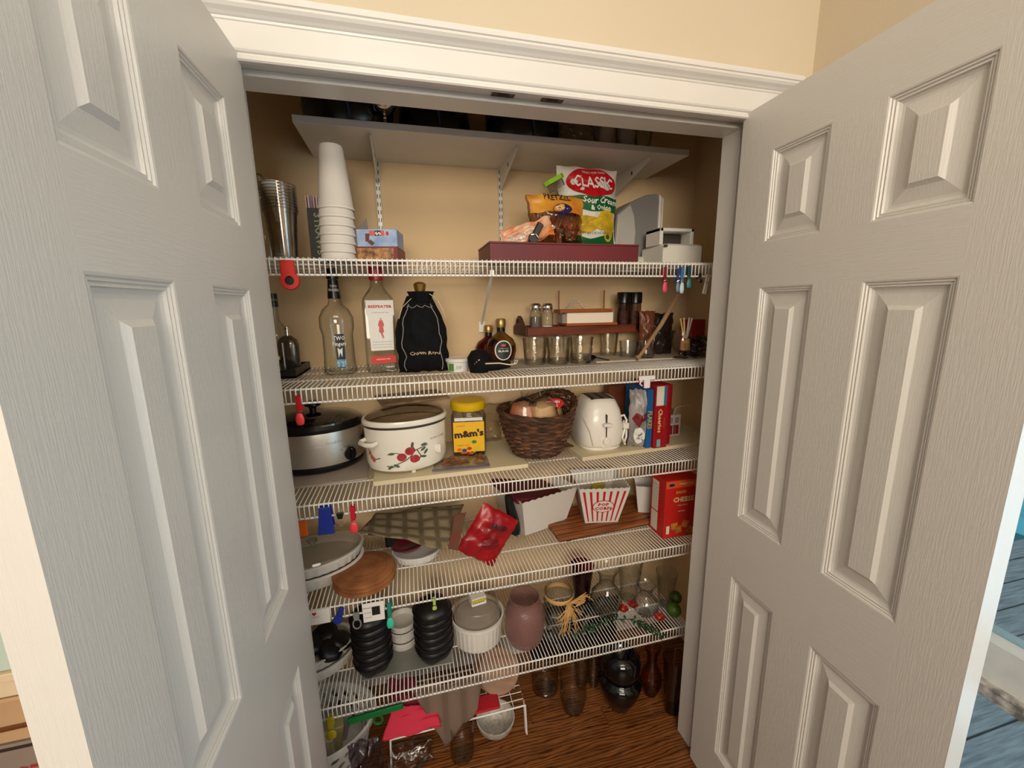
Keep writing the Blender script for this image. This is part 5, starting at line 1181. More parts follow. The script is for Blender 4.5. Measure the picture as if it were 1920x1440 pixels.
# white tub tilted, popcorn tubs
def popbox(name,lab,cat,loc,rot,wb,wt,h,stripes,rz=0,sides=(0,3,1)):
    t=thing(name,lab,cat,loc,rot=rot)
    m=mat('tub_white',(226,222,214),.5)
    n=9
    def side(k):
        g=G(); vs=[];
        c_,s_n=[(1,0),(0,1),(-1,0),(0,-1)][k]
        def P(x,f,ins=0):
            w=(wb+(wt-wb)*f)/2-ins; X,Y=x*2*w,-w; return Vector((X*c_-Y*s_n,X*s_n+Y*c_,h*f))
        top=[(i/(2*n)-.5,1+.035*abs(math.sin(PI*i/2))) for i in range(2*n+1)]
        top=[(x,1+.03*(1 if i%2 else 0)) for i,(x,_) in enumerate(top)]
        for ins in(0,.0016):
            vs+= [P(x,0,ins) for x,_ in top]+[P(x,f,ins) for x,f in top]
        N=2*n+1; fs=[]
        for i in range(2*n): fs.append((i,i+1,N+i+1,N+i)); o=2*N; fs.append((o+i+1,o+i,o+N+i,o+N+i+1)); fs.append((N+i,N+i+1,o+N+i+1,o+N+i))
        fs+=[(0,N,3*N,2*N),(N-1,3*N-1,4*N-1,2*N-1)]
        g.add(vs,fs); return g,P
    for k in range(4):
        g,P=side(k); obj('side_wall',g,m,t,smooth=False)
        if stripes:
            def sf(x,y,P=P,k=k):
                f=y/h; w=(wb+(wt-wb)*f); p=P(x/w,f,-.0007); return p
            for i in range(7 if k in sides else 0):
                u_=-.40+.8*i/6.; 
                polys=[(u_*wb-.0018*wb/.1,h*.05),(u_*wb+.0018*wb/.1,h*.05),(u_*wt+.0028,h*.93),(u_*wt-.0028,h*.93)]
                g2=G(); g2.add([sf(*q) for q in polys],[(0,1,2,3)]); obj('printed_stripe',g2,RED,t,smooth=False)
            if k==0 and 0 in sides:
                s4=up(sf,-.0) 
                decal('printed_oval',[disc(0,h*.50,.0255,.021,26)],lambda x,y:sf(x,y)+Vector((0,-.0006,0)),RED,t); decal('oval_field',[disc(0,h*.50,.0235,.019,26)],lambda x,y:sf(x,y)+Vector((0,-.0010,0)),m,t)
                txt('POP\nCORN',.0135,lambda x,y:sf(x,y)+Vector((0,-.0016,0)),RED,t,cy=h*.50,bold=.04)
    obj('bottom',G().box(-wb/2,wb/2,-wb/2,wb/2,0,.0015),m,t,smooth=False)
    return t
# slatted wooden board
p0=on(4,1049,1019); p1=on(4,1219,985); p2=on(4,1030,990)
t=thing('slatted_board','orange-brown slatted wooden board under the popcorn tubs','board',(p0.x,p0.y,s),math.atan2(p1.y-p0.y,p1.x-p0.x)); Ls=(p1-p0).length+.10
SLT=mat('teak_slat',(164,92,44),.45,var=.3,vscale=6,stretch=(1,12,12))
for i in range(7): obj('slat',G().box(0,Ls,.003+.031*i,.0245+.031*i,.005,.017,b=.0015),SLT,t,smooth=False)
obj('gap_shade_panel',G().box(.002,Ls-.002,.004,.214,.0015,.0049),mat('gap_shade_brown',(48,24,12),.7),t,smooth=False)  # dark panel added so the gaps between the slats look shaded
for x in(.03,Ls-.05): obj('cross_bar',G().box(x,x+.02,.002,.215,0,.0048),WD2,t,smooth=False)
zs=s+.0175
t=popbox('popcorn_tub','white square tub printed with red stripes and POP CORN in an oval','tub',(at(1128,965,z=zs).x,at(1128,972,z=zs).y+.055,zs),(0,0,-.20),.078,.118,.118,True); fit(t,1068,876,1182,981); 
pt=t
q=at(1198,968,z=zs)
t=popbox('popcorn_tub','second popcorn tub turned with its plain side out, right of the lettered one','tub',(q.x+.062,q.y+.048,zs),(0,0,-.45),.070,.100,.118,True,sides=(3,)); t.scale=(1,1,1.0)
a_=on(4,985,1005); b_=on(4,1060,979); wb_=(b_-a_).length; yw=math.atan2(b_.y-a_.y,b_.x-a_.x); ht=at(958,938,y=a_.y).z-s
mid=(a_+b_)/2; nn=Vector((-math.sin(yw),math.cos(yw),0))
t=popbox('paper_tub','plain white scalloped tub with no print, between the red snack bag and the slatted board','tub',(mid.x+nn.x*wb_/2,mid.y+nn.y*wb_/2,s+.001),(0,0,yw),wb_,wb_*1.34,ht,False)
g=G(); g.box(-wb_*.60,wb_*.60,-wb_*.58,wb_*.58,0,.022,b=.008); tag(obj('maroon_cloth',g,mat('maroon_cloth',(96,22,28),.85,bump=.5,bscale=60),None,smooth=False,loc=(at(1005,935,y=.40).x,mid.y+nn.y*wb_/2,s+ht*.80),rot=(0,.15,yw)),'dark maroon folded cloth inside the plain white tub','cloth')
tag(obj('yellow_packet',G().box(-.03,.03,-.004,.004,0,.03,b=.002),mat('mustard_packet',(206,190,60),.5),None,smooth=False,loc=(pt.location.x+.015,pt.location.y+.03,zs+.09)),'yellow packet peeking out of the striped popcorn tub','packet')
# cheese cracker carton
p0=on(4,1243,1011); p1=on(4,1306,1003); pl=on(4,1217,987)
dd=(pl-p0); dd.z=0; DP=dd.length; dd.normalize(); d=Vector((dd.y,-dd.x,0)); HB=at(1243,904,y=p0.y).z-s

t,L,_=carton('cracker_carton','big red family size cheese cracker box at the right of the fourth wire shelf','cracker box',p0,p0+d*.145,DP,HB,mat('cracker_red',(196,34,28),.45))
fs=front(L,HB); f2=up(fs,.0005)
txt('CHEESE',.026,f2,mat('cream_ink'),t,cx=L*.52,cy=HB*.66,bold=.03); txt('BAKED',.014,f2,mat('gold_ink2',(230,170,80),.5),t,cx=L*.45,cy=HB*.79,bold=.02); txt('CRACKERS',.009,f2,mat('cream_ink'),t,cx=L*.5,cy=HB*.565)
decal('printed_top_band',[rect(0.001,HB*.87,L-.001,HB*.99)],fs,mat('orange_band',(222,92,40),.5),t); txt('FAMILY SIZE',.011,f2,mat('cream_ink'),t,cx=L*.58,cy=HB*.93,bold=.01)
decal('printed_badge',[disc(L*.16,HB*.925,.012,.006)],up(fs,.0004),mat('navy_ink'),t); txt('PARMESAN',.006,f2,WHT,t,cx=L*.48,cy=HB*.46)
CKR=mat('printed_cracker',(226,140,50),.5,var=.3,vscale=50)
for (x,y,r_) in((.62,.22,.5),(.42,.14,1.0),(.78,.10,.2),(.30,.20,.8)): decal('printed_cracker',[[(L*x+.020*math.cos(r_+k*PI/2),HB*y+.020*math.sin(r_+k*PI/2)) for k in range(4)]],up(fs,.0003+.0002*r_),CKR,t)
decal('printed_badge',[rect(L*.07,HB*.08,L*.16,HB*.22)],f2,mat('panel_cream'),t)
lf=left(DP); decal('nutrition_panel',[rect(.010,HB*.40,.052,HB*.92)],lf,mat('panel_cream'),t); decal('nutrition_panel',[rect(.010,HB*.05,.052,HB*.38)],lf,mat('panel_cream'),t)
for i in range(8): decal('printed_line',[rect(.014,HB*(.46+.055*i),.048,HB*(.466+.055*i))],up(lf,.0006),mat('grey_ink'),t)
# small white cup on popcorn board, right
# ================================================================== LOWEST SHELF
s=ST[5]
p=on(5,640,1268)
t1=thing('casserole_dish','lower white oval dish at the left of the lowest wire shelf','dish',(.02,.30,s),rz=.35,group='nested white dishes on the lowest shelf'); ribbed(.13,.085,.036,t1)
e_=on(5,664,1246); t1.location.x=e_.x-.122; t1.location.y=e_.y+.03; t1.scale=(1,1,1.15)

t2=thing('casserole_dish','upper white oval dish filled with black bowls at the left of the lowest wire shelf','dish',(t1.location.x,t1.location.y,s+.037*t1.scale.z),rz=.35,group='nested white dishes on the lowest shelf'); ribbed(.13,.085,.034,t2); t2.scale=t1.scale
def blackcup(loc,sc,lab,grp,rot=None):
    t=thing('black_bowl',lab,'bowl',loc,group=grp,rot=rot)
    def petal(p,a):
        x,y,z=p; c_=math.cos(2*a+.8)
        if z<.021: z=z-.0+ (.016*(1-abs(c_)))*(1-z/.021)
        f=1+.06*abs(c_); return (x*f,y*f,z)
    prof=[(.026,0),(.034,.008),(.041,.020),(.046,.034),(.0465,.042),(.042,.052),(.030,.059),(0,.062)]
    obj('bowl',G().lathe(prof,n=48,fn=petal),mat('black_rubber',(20,19,20),.42),t,solid=.0014)
    obj('rib',G().tube([((.0485+.003*abs(math.cos(2*a+.8)))*math.cos(a),(.0485+.003*abs(math.cos(2*a+.8)))*math.sin(a),.040) for a in [2*PI*k/36 for k in range(36)]],.0022,n=5,closed=True),mat('black_rubber'),t); t.scale=sc; return t
for i in range(5):
    a_=i*1.3; blackcup((t2.location.x+.045*math.cos(a_)+.02,t2.location.y+.03*math.sin(a_),t2.location.z+.012+.02*(i%2)),(.8,.8,.8),'black bowl lying loose in the upper white oval dish','black bowls in the oval dish',(.5*math.sin(i*2.2),.5*math.cos(i*1.7),0))
# grey glass sheet under the cups
p0=on(5,678,1278); p1=on(5,853,1243)
tag(obj('glass_board',G().box(0,.30,0,.24,0,.004,b=.001),mat('grey_glass_board',(140,140,130),.12,var=.15,vscale=6),None,smooth=False,loc=(p0.x,p0.y,s),rot=(0,0,math.atan2(p1.y-p0.y,p1.x-p0.x))),'grey cutting sheet under the black bowl stacks on the lowest wire shelf','cutting board')
zg=s+.0045
def cupstack(u,v,n,u0,v0,u1,v1,side):
    p=at(u,v,z=zg); d=hd(p); c=p+d*.03
    C=[]
    root=blackcup((c.x,c.y,zg),(1,1,1),'lowest black bowl of the upturned %s stack on the lowest wire shelf'%side,'%s stack of black bowls'%side)
    # find scale of a full stack by treating it as n offset cups
    w=(u1-u0)*depth(c)/CP['f']/.100
    ztop=at(u,v0,y=c.y).z; off=(ztop-zg-.062*w)/(n-1)
    c.x=at((u0+u1)/2,(v0+v1)/2,y=c.y).x
    root.location=(c.x,c.y,zg); root.scale=(w,w,w)
    for i in range(1,n):
        o=dup(root,(c.x+.001*math.sin(i*2),c.y,zg+off*i),label='black upturned bowl %s in the %s stack'%(['','one up from the bottom','two up from the bottom','in the middle','second from the top','at the top','at the very top'][i],side)); o.scale=(w,w,w)
cupstack(700,1268,6,663,1140,732,1268,'left'); cupstack(812,1245,6,779,1126,847,1245,'right')
# ramekins
c,r=cyl(5,755,1221,54); t=thing('ramekin','lower small white fluted dish between the black bowl stacks','dish',(c.x,c.y,zg),group='two fluted dishes between the black stacks'); ribbed(.035,.035,.034,t,nf=30); fit(t,728,1170,784,1222); a_=t
t=thing('ramekin','upper small white fluted dish between the black bowl stacks','dish',(a_.location.x,a_.location.y,zg+.036*a_.scale.z),group='two fluted dishes between the black stacks'); ribbed(.035,.035,.040,t,nf=30); t.scale=(a_.scale.x*1.0,a_.scale.y,a_.scale.z*1.1)
t=thing('ramekin','taller white fluted dish stacked above the other two, under the fourth shelf lip','dish',(a_.location.x,a_.location.y,zg+.036*a_.scale.z+.041*a_.scale.z*1.1),group='two fluted dishes between the black stacks'); ribbed(.035,.035,.030,t,nf=30); t.scale=(a_.scale.x*1.0,a_.scale.y,a_.scale.z*1.0)
# souffle dish with clear cover
c,r=cyl(5,893,1226,100); t=thing('souffle_dish','round white souffle dish with a cloudy plastic cover and a small box on it','dish',(c.x,c.y,s)); ribbed(.052,.052,.050,t,nf=48); fit(t,845,1138,945,1227); t.scale.z=t.scale.x*1.05
sd=t.location.copy(); ss=t.scale.copy()
obj('cover',G().lathe([(.043,.040),(.042,.070),(.040,.073),(0,.073)],n=44),glassmat('cloudy_cover',(244,241,236),(222,218,212),.3),t); obj('inner_lid',G().lathe([(.0445,.040),(.044,.046),(0,.047)],n=40),mat('cloudy_white',(186,178,172),.5),t)
q=Vector((sd.x,sd.y-.02,s+.0735*t.scale.z))
t=thing('tea_box','small yellow and white box with a black zigzag on the souffle dish cover','box',(q.x-.022,q.y-.01,q.z),rz=.15); obj('carton',G().box(-.0,.055,0,.04,0,.030,b=.001),WHT,t,smooth=False); fs=front(.055,.03)
decal('yellow_band',[rect(.001,.014,.054,.026)],fs,mat('mustard_packet'),t); decal('zigzag',[[(.003+.0075*i,.0135),(.0105+.0075*i,.0135),(.00675+.0075*i,.009)] for i in range(7-1)],fs,BLK2,t)
# pink textured vase
c,r=cyl(5,984,1220,74)
t=thing('vase','dusty pink textured glass vase on the lowest wire shelf','vase',(c.x,c.y,s))
PK=mat('pink_textured_glass',(150,108,102),.22,bump=1.0,bscale=200,spec=.7); PK.node_tree.nodes['Principled BSDF'].inputs['Alpha'].default_value=.62
obj('vase',G().lathe([(0,0),(.024,0),(.033,.010),(.0395,.035),(.0405,.070),(.040,.105),(.035,.128),(.029,.140),(.031,.156),(.029,.156),(.027,.140),(.032,.127),(.037,.104),(.037,.07),(.035,.03),(.02,.006),(0,.005)],n=48),PK,t)
fit(t,947,1098,1021,1221)
# raffia jar
c,r=cyl(5,1065,1198,86)
t=thing('glass_jar','wide clear glass jar tied with a raffia bow','jar',(c.x,c.y,s))
obj('jar',G().lathe([(0,0),(.040,0),(.043,.006),(.044,.10),(.040,.115),(.040,.135),(.043,.138)],n=44),GL,t)
RF=mat('raffia',(214,170,104),.7)
obj('band',G().lathe([(.0410,.112),(.0425,.115),(.0425,.124),(.0410,.127)],n=40),RF,t)
g=G()
for i in range(34):
    x0=.012+random.uniform(-.006,.006); z0=.118; dx=random.uniform(-.045,.045); dz=-random.uniform(.03,.11); y0=-.043
    g.tube([(x0,y0,z0),(x0+dx*.3,y0-.016,z0+dz*.2),(x0+dx*.8,y0-.014-random.random()*.01,z0+dz*.7),(x0+dx,y0-.012,z0+dz)],.0009,n=4)
for i in range(10):
    a0=random.uniform(-.3,.5); g.tube([(.012,-.044,.119),(.012+.03*math.cos(a0),-.052,.119+.03*math.sin(a0)+.01),(.012+.05*math.cos(a0),-.048,.119+.04*math.sin(a0)+.008),(.03,-.050,.108),(.012,-.045,.118)],.0011,n=4)
for i in range(5): g.tube([(.012,-.044,.119),(.04+.004*i,-.05,.135+.004*i),(.062+.006*i,-.05,.155-.01*i)],.0010,n=4)
obj('raffia_bow',g,RF,t,kind='stuff'); g=G(); g.lathe([(0,.114),(.008,.116),(.009,.121),(0,.124)],n=10,T=Matrix.Translation((.012,-.046,0))); obj('knot',g,RF,t)
fit(t,1019,1086,1114,1196)
# other glass on the right
def gvase(u,v,w,h,prof,lab,m=GL,zb=s,n=36,name='vase'):
    p=at(u,v,z=zb); r=w/2*depth(p)/CP['f']; c=p+hd(p)*r
    t=thing(name,lab,'vase' if name=='vase' else 'glass',(c.x,min(c.y,.53),zb)); obj('glass',G().lathe([(a*r,b*h) for a,b in prof],n=n),m,t); obj('thick_base',G().lathe([(0,.002),(prof[1][0]*r*.9,.002),(prof[1][0]*r*.85,h*.05),(0,h*.04)],n=24),m,t); return t
TALL=[(0,0),(.6,0),(.62,.02),(.8,.5),(1,1)]; BULB=[(0,0),(.5,0),(.6,.01),(1,.25),(.9,.45),(.45,.65),(.5,.85),(.75,1)]
gvase(1090,1140,44,.165,TALL,'deep red fluted glass vase behind the raffia jar',glassmat('ruby_glass',(128,30,44),(60,12,18),.06))
gvase(1135,1170,62,.20,BULB,'clear bulb vase right of the raffia jar')
gvase(1178,1138,48,.19,TALL,'tall clear flared vase at the back right of the lowest wire shelf')
gvase(1208,1166,50,.13,BULB,'low round clear bowl vase near the red flowers')
gvase(1246,1146,40,.15,TALL,'narrow clear glass vase beside the lime green ornaments')
# flowers and leaves
RDF=mat('red_petal',(170,20,28),.5); GRL=mat('dark_leaf',(34,74,40),.45); 
def blossom(u,v,n,lab,dz=.015):
    p=on(5,u,v); t=thing('artificial_flower',lab,'flower',(p.x,p.y,s+dz))
    for i in range(n):
        a=2*PI*i/n; g=G(); g.lathe([(0,0),(.6,.25),(1,.6),(.5,.95),(0,1)],n=8,sy=.4,T=Matrix.Rotation(a,4,'Z')@Matrix.Rotation(.95,4,'X')@Matrix.Diagonal((.010,.010,.026,1))); obj('petal',g,RDF,t)
    g=G(); g.lathe([(0,0),(.006,.002),(.006,.008),(0,.01)],n=10); obj('centre',g,mat('yellow_centre',(200,170,50),.6),t)
blossom(1168,1152,7,'red artificial flower left of centre on the lowest wire shelf'); blossom(1186,1146,7,'red artificial flower beside the clear vases on the lowest wire shelf',.02); blossom(1236,1168,6,'red artificial flower nearest the right end of the lowest wire shelf')
def sprig(pts,n,lab):
    P=[on(5,u,v) for u,v in pts]; o=P[0]; t=thing('leaf_sprig',lab,'leaves',(o.x,o.y,s+.004)); Q=[q-o+Vector((0,0,.006+.01*i/len(P))) for i,q in enumerate(P)]
    Q=[Vector((q.x,q.y,.006+.012*math.sin(PI*i/(len(Q)-1)))) for i,q in enumerate(Q)]
    obj('stem',G().tube(Q,.0016,n=5),GRL,t)
    for i in range(n):
        f=i/(n-1)*(len(Q)-1); k=min(int(f),len(Q)-2); q=Q[k].lerp(Q[k+1],f-k); a=(1 if i%2 else -1)*1.0+random.uniform(-.3,.3)
        d=(Q[k+1]-Q[k]).normalized(); ang=math.atan2(d.y,d.x)+a; g=G(); L=.026
        g.add([(0,0,0),(L*.35,L*.22,.003),(L,0,-.002),(L*.35,-L*.22,.003),(L*.5,0,.006)],[(0,1,4),(1,2,4),(2,3,4),(3,0,4)]); obj('leaf',g,GRL,t,loc=q,rot=(0,0,ang),solid=.0005,smooth=False)
sprig([(1090,1185),(1120,1180),(1150,1170),(1190,1165)],14,'dark green leafy sprig in front of the bulb vase')
sprig([(1190,1168),(1205,1180),(1220,1190),(1240,1197)],16,'bright green leafy sprig hanging over the front edge at the right')
sprig([(1075,1195),(1100,1190),(1112,1186)],8,'short green sprig beside the raffia jar')
LM=mat('lime_green',(84,120,30),.45,var=.3,vscale=30)
for i,(u,v,r_) in enumerate(((1271,1164,.027),(1279,1144,.025))):
    p=on(5,u,v); tag(obj('lime_ornament',G().lathe([(0,0)]+[(r_*math.sin(PI*k/12),r_-r_*math.cos(PI*k/12)) for k in range(1,12)]+[(0,2*r_)],n=24),LM,None,loc=(p.x,p.y+r_+.02*i,s)),['front green lime-like ball at the right end of the lowest wire shelf','rear green lime-like ball at the right end of the lowest wire shelf'][i],'ornament')
# ================================================================== FLOOR
s=ST[0]
# black bag added to darken the floor area behind the vases
g,_=pillow(.42,.26,.12,.016,91,nu=40,nv=30,pinch=.03); tag(obj('bin_bag',g,mat('black_bag_film'),None,loc=(.93,.525,s)),'big dark bag added to darken the floor behind the clear vases and the black vase','plastic bag')
# small wire stand
f0=at(995,1397,z=s); zt=s+.13
W4=[at(755,1395,z=zt),at(975,1325,z=zt)] # front edge of its top
W4[0].y=W4[1].y=None or (W4[1].y)
x0,x1=at(740,1345,y=W4[1].y).x-.02,W4[1].x+.020; y0=W4[1].y; y1=y0+.20
zt=at(975,1325,y=y0).z
t=thing('wire_stand','small white wire helper stand on the closet floor','stand',((x0+x1)/2,y0,s)); ox=(x0+x1)/2; hx=(x1-x0)/2; hz=zt-s
obj('rim',G().tube([(-hx,0,hz),(hx,0,hz),(hx,y1-y0,hz),(-hx,y1-y0,hz)],.003,n=7,closed=True),WIRE,t)
for i in range(1,11): obj('grid_wire',G().tube([(-hx+2*hx*i/11,0,hz),(-hx+2*hx*i/11,y1-y0,hz)],.0015,n=5),WIRE,t)
for i in range(1,7): obj('grid_wire',G().tube([(-hx,(y1-y0)*i/7,hz-.0015),(hx,(y1-y0)*i/7,hz-.0015)],.0015,n=5),WIRE,t)
for sx_ in(-1,1):
    for yy_ in(0,y1-y0):
        obj('leg',G().tube([(sx_*hx,yy_+(.02 if yy_==0 else -.02),hz),(sx_*(hx+.004),yy_+(.012 if yy_==0 else -.012),.006),(sx_*(hx+.004),yy_+(.004 if yy_==0 else -.004),.0030),(sx_*(hx+.004),yy_-(.004 if yy_==0 else -.004),.0060),(sx_*hx,yy_,hz)],.0028,n=6),WIRE,t)
stz=zt+.0035
# wooden plates and cloth on the stand
p=at(925,1330,z=stz)
for i,(u,l) in enumerate(((915,'lower round wooden plate tipped on the wire stand'),(922,'upper round wooden plate tipped on the wire stand'))):
    tt=thing('wooden_plate',l,'plate',(at(u+14,1290,y=.33).x,.355-.016*i,stz+.012),rot=(.95,0,-.2),group='wooden plates on the wire stand'); obj('plate',G().lathe([(0,0),(.05,0),(.075,.006),(.078,.010),(.074,.011),(.05,.005),(0,.005)],n=48),mat('bamboo_plate',(150,98,54),.45,var=.2,vscale=6,stretch=(1,8,1)),tt)
    tt.location.z=stz+.062
TPC=bpy.data.materials.new('taupe_plaid_cloth'); TPC.use_nodes=True; plaid(TPC,(106,87,73),(118,97,82),(124,103,88),5)
t=cloth('table_cloth','taupe cloth mat hanging from the wire stand in a point, under the lowest shelf','place mat',[A(770,1290,.235),A(905,1265,.235),A(895,1330,.215),A(835,1400,.205)],TPC,wav=.006,seed=4)
tag(obj('red_cloth',G().box(-.06,.06,-.03,.03,0,.010,b=.004),mat('scarlet_cloth',(190,26,44),.8),None,smooth=False,loc=(at(905,1330,y=.27).x,.27,stz)),'strip of red cloth on the wire stand','cloth')
# red tote
t=thing('tote_bag','bright raspberry red cloth bag folded over the left end of the wire stand','bag',(at(765,1390,y=.22).x,.225,stz-.03),rz=.1)
a0=A(738,1325,.24);a1=A(815,1320,.24);a2=A(812,1372,.19);a3=A(712,1394,.19)
bpy.data.objects.remove(t)
t=cloth('tote_bag','bright raspberry red cloth bag folded over the left end of the wire stand','bag',[a0,a1,A(828,1362,.19),A(714,1390,.19)],mat('raspberry_cloth',(204,26,62),.7),wav=.006,seed=12)
t=cloth('tote_bag','dark red folded bag end behind the raspberry bag','bag',[A(725,1275,.33),A(775,1268,.33),A(800,1320,.25),A(735,1325,.25)],mat('dark_red_cloth',(112,14,36),.8),wav=.006,seed=13)
# grey film bag
g,_=pillow(.11,.20,.08,.012,77); o=obj('film_bag',g,glassmat('grey_bag_film',(214,208,214),(140,134,146),.2,bump=.5,bscale=22),None,loc=(at(690,1440,y=.19).x,.19,s)); tag(o,'tall bunched grey film bag between the laundry basket and the red bag','plastic bag')
g,_=pillow(.16,.09,.08,.012,78); o=obj('film_bag',g,FILM,None,loc=(at(770,1440,y=.22).x,.235,s)); tag(o,'clear crumpled film bag on the floor beneath the wire stand','plastic bag')
# white plastic basket with slanted holes
p=at(640,1432,z=s)
bs=thing('plastic_basket','white plastic basket with slanted oval holes on the floor at the left','basket',(p.x-.06,p.y+.10,s))
BWm=mat('basket_white',(220,220,214),.4)
def bsurf(a,f,r0=0): 
    rr=.105+.022*f+r0; return Vector((rr*math.cos(a),rr*.85*math.sin(a),.012+.14*f))
NA,rows=26,3
g=G()
for k in range(NA):
    for r_ in range(rows):
        a0_=2*PI*(k+.5*(r_%2))/NA; f0=.12+.26*r_; dA=2*PI/NA; dF=.26
        cx_,cy_=.5,.5; N_=16
        outer=[];inner=[]
        for i in range(N_):
            q=2*PI*i/N_; m_=max(abs(math.cos(q)),abs(math.sin(q))); outer.append((.5+.5*math.cos(q)/m_,.5+.5*math.sin(q)/m_))
            e1,e2=.30*math.cos(q),.36*math.sin(q); inner.append((.5+e1+.25*e2,.5+e2))
        vs=[bsurf(a0_+dA*x,f0+dF*y,rr) for rr in(0,-.003) for x,y in outer+inner]
        fs=[]
        for i in range(N_):
            j=(i+1)%N_; fs.append((i,j,N_+j,N_+i)); o_=2*N_; fs.append((o_+j,o_+i,o_+N_+i,o_+N_+j)); fs.append((N_+i,N_+j,o_+N_+j,o_+N_+i))
        g.add(vs,fs)
obj('lattice_wall',g,BWm,bs,smooth=False)
obj('rim',G().lathe([(bsurf(0,.9).x,.135),(bsurf(0,.9).x+.006,.138),(bsurf(0,.9).x+.008,.158),(bsurf(0,.9).x+.002,.160),(bsurf(0,.9).x-.002,.150)],n=60,sy=.85),BWm,bs)
obj('bottom',G().lathe([(0,0),(.098,0),(.107,.012),(.109,.032),(.106,.032),(.1,.004),(0,.004)],n=60,sy=.85),BWm,bs)
e_=at(703,1326,z=s+.165); bs.scale=(1.55,1.35,1.05); bs.location=(e_.x-.131*1.55,e_.y,s)
t=thing('paper_bundle','cream paper bundle and packets lying in the white plastic basket','paper',(bs.location.x,bs.location.y,s+.02))
for i in range(3): obj('packet',G().box(-.07,.07,-.02,.02,0,.12,b=.004),mat('cream_packet_%d'%i,[(196,190,160),(176,168,120),(150,146,140)][i],.6),t,smooth=False,loc=(.01*i,-.03+.035*i,0),rot=(.1,.12*i,0.2*i))
# cream packets by the door, under the dishes
p=at(610,1330,y=.25)
t=thing('white_pitcher','white pitcher with a tan patch at the far left under the lowest casserole','pitcher',(at(596,1300,y=.50).x-.02,.52,s)); obj('body',G().lathe([(0,0),(.05,0),(.056,.02),(.050,.16),(.038,.22),(.044,.26),(.041,.26),(.035,.22),(.045,.16),(0,.01)],n=36),CER,t); obj('tan_patch',G().box(-.02,.02,-.0565,-.052,.17,.21,b=.003),mat('tan_paper',(190,160,110),.6),t,smooth=False)
# white bowl under the stand
c,r=at(925,1386,z=s),.045
t=thing('bowl','small speckled white bowl standing on the floor under the wire stand','bowl',(c.x,c.y+.04,s)); obj('bowl',G().lathe([(0,0),(.022,0),(.026,.004),(.044,.030),(.048,.055),(.045,.055),(.040,.030),(.02,.008),(0,.007)],n=44),mat('speckled_white',(206,202,192),.4,col2=(176,170,160),vscale=120),t); fit(t,893,1312,965,1388)
# glass on the floor
gvase(1022,1311,50,.10,[(0,0),(.9,0),(1,.03),(1,.9),(.95,1)],'short wide clear jar on the floor behind the wire stand',zb=s,name='glass_jar')
gvase(1074,1352,54,.15,[(0,0),(.7,0),(.75,.02),(.95,.4),(.9,.8),(1,1)],'clear tumbler shaped vase standing on the floor in front',zb=s)
gvase(1090,1300,34,.20,TALL,'slim cut crystal vase on the floor, left of the black vase',TG,zb=s)
gvase(1112,1296,30,.20,TALL,'slim clear fluted vase on the floor, right beside the crystal one',TG,zb=s)
gvase(1218,1316,40,.22,BULB,'amber tinted slender vase on the floor, right of the black vase',glassmat('amber_glass',(226,190,156),(150,110,80),.06),zb=s)
gvase(1258,1350,44,.24,TALL,'smoky tall vase in the far right floor corner',glassmat('smoky_glass',(206,192,180),(140,124,110),.06),zb=s)
gvase(868,1440,50,.14,[(0,0),(.85,0),(.9,.03),(.95,.9),(.9,1)],'clear straight glass on the floor below the taupe cloth',zb=s,name='glass_jar')
c,r=cyl(0,1163,1337,60)
t=thing('vase','tall glossy black vase standing on the hardwood floor','vase',(c.x,c.y,s))
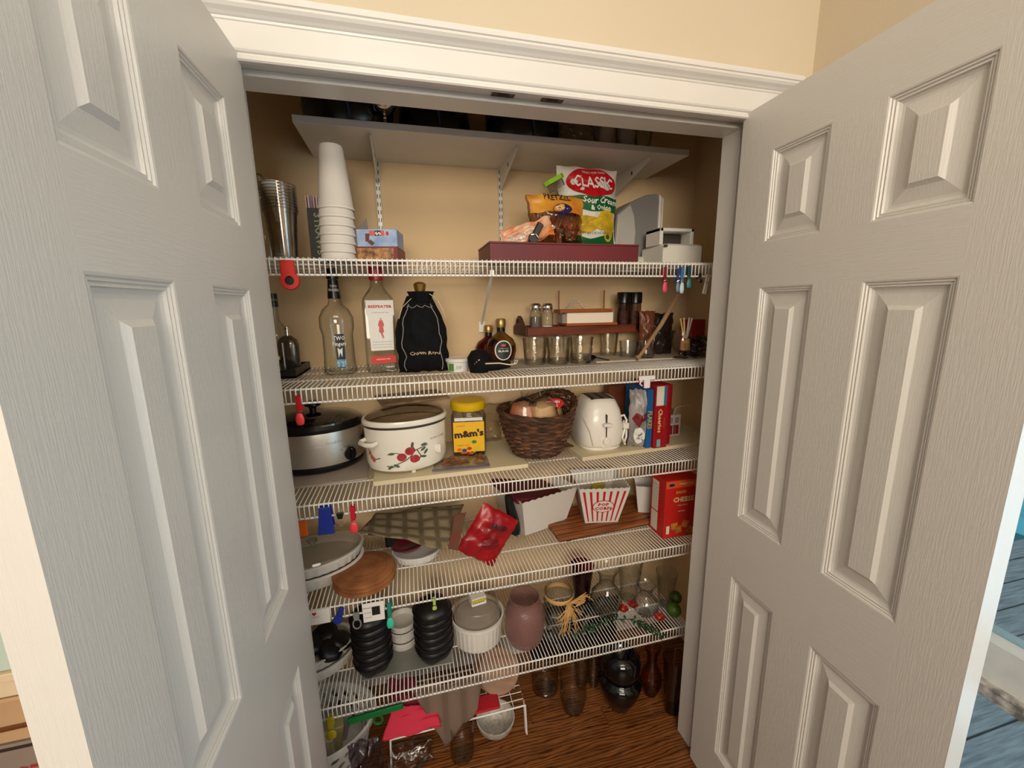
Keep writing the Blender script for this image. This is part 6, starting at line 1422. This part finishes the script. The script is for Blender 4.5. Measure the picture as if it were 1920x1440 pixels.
obj('vase',G().lathe([(0,0),(.028,0),(.032,.004)]+[(.032+.027*math.sin(PI/2*min(1,k/12)),.006+.010*k) for k in range(1,13)]+[(.0575,.134),(.053,.141),(.048,.146),(.046,.150),(.0475,.156)]+[(.0475+.006*math.sin(PI*k/8),.158+.012*k) for k in range(1,8)]+[(.040,.256),(.034,.262),(.030,.262),(.036,.25),(0,.15)],n=64),mat('black_gloss',(6,7,10),.06,spec=.5,coat=.2),t)
fit(t,1122,1200,1204,1338)
# ================================================================== LEFT OF THE OPEN DOOR
def lb(v0,v1,y=-.16): return at(10,v1,y=y).z,at(10,v0,y=y).z
items=[('storage_carton','grey-brown cardboard box with red lettering behind the left door, lowest of the pile','box',1398,1700,(150,134,122),.7),
('wrapped_pack','tan plastic-wrapped pack on the cardboard box behind the left door','pack',1312,1396,(206,170,130),.25),
('cream_box','cream lidded box on the tan wrapped pack behind the left door','box',1262,1310,(236,214,180),.5),
('mint_box','box added on top of the pile behind the left door, tinted mint for reflected light','box',1130,1260,(206,226,214),.5)]  # pale mint colour stands for bright light reflected above the pile
for n_,l,c_,v0,v1,col,ro in items:
    z0,z1=lb(v0,v1) if v1<1500 else (FZ,lb(1398,1700)[1])
    X0=-.62; X1=-.24
    t=thing(n_,l,c_,(X0,-.16,z0))
    obj('body',G().box(0,X1-X0,0,.14,0,z1-z0-.001,b=.006 if ro<.6 else .002),mat(n_+'_surface',col,ro,var=.05),t,smooth=False)
    if n_=='storage_carton':
        txt('STAPLES',.060,lambda x,y:Vector((x,-.0012,y)),mat('carton_red_ink',(176,50,56),.6),t,cx=.26,cy=z1-z0-.075,bold=.01); obj('gap_shade_line',G().box(0,X1-X0,-.0012,0,z1-z0-.012,z1-z0-.006),mat('dark_line',(50,40,36),.7),t,smooth=False)  # dark strip paints the shaded gap under the wrapped pack
    if n_=='wrapped_pack': obj('fold_seam',G().tube([(0,-.002,(z1-z0)*.35),(.15,-.004,(z1-z0)*.38),(X1-X0,-.002,(z1-z0)*.42)],.004,n=6),mat('shiny_brown_seam',(110,64,34),.2),t)
    if n_=='cream_box': obj('lid_edge',G().box(-.003,X1-X0+.003,-.004,.144,z1-z0-.016,z1-z0-.0005,b=.002),mat('cream_box_surface'),t,smooth=False)
    if n_=='mint_box': obj('lid_edge',G().box(-.003,X1-X0+.003,-.004,.144,z1-z0-.03,z1-z0-.0005,b=.002),mat('mint_box_surface'),t,smooth=False)
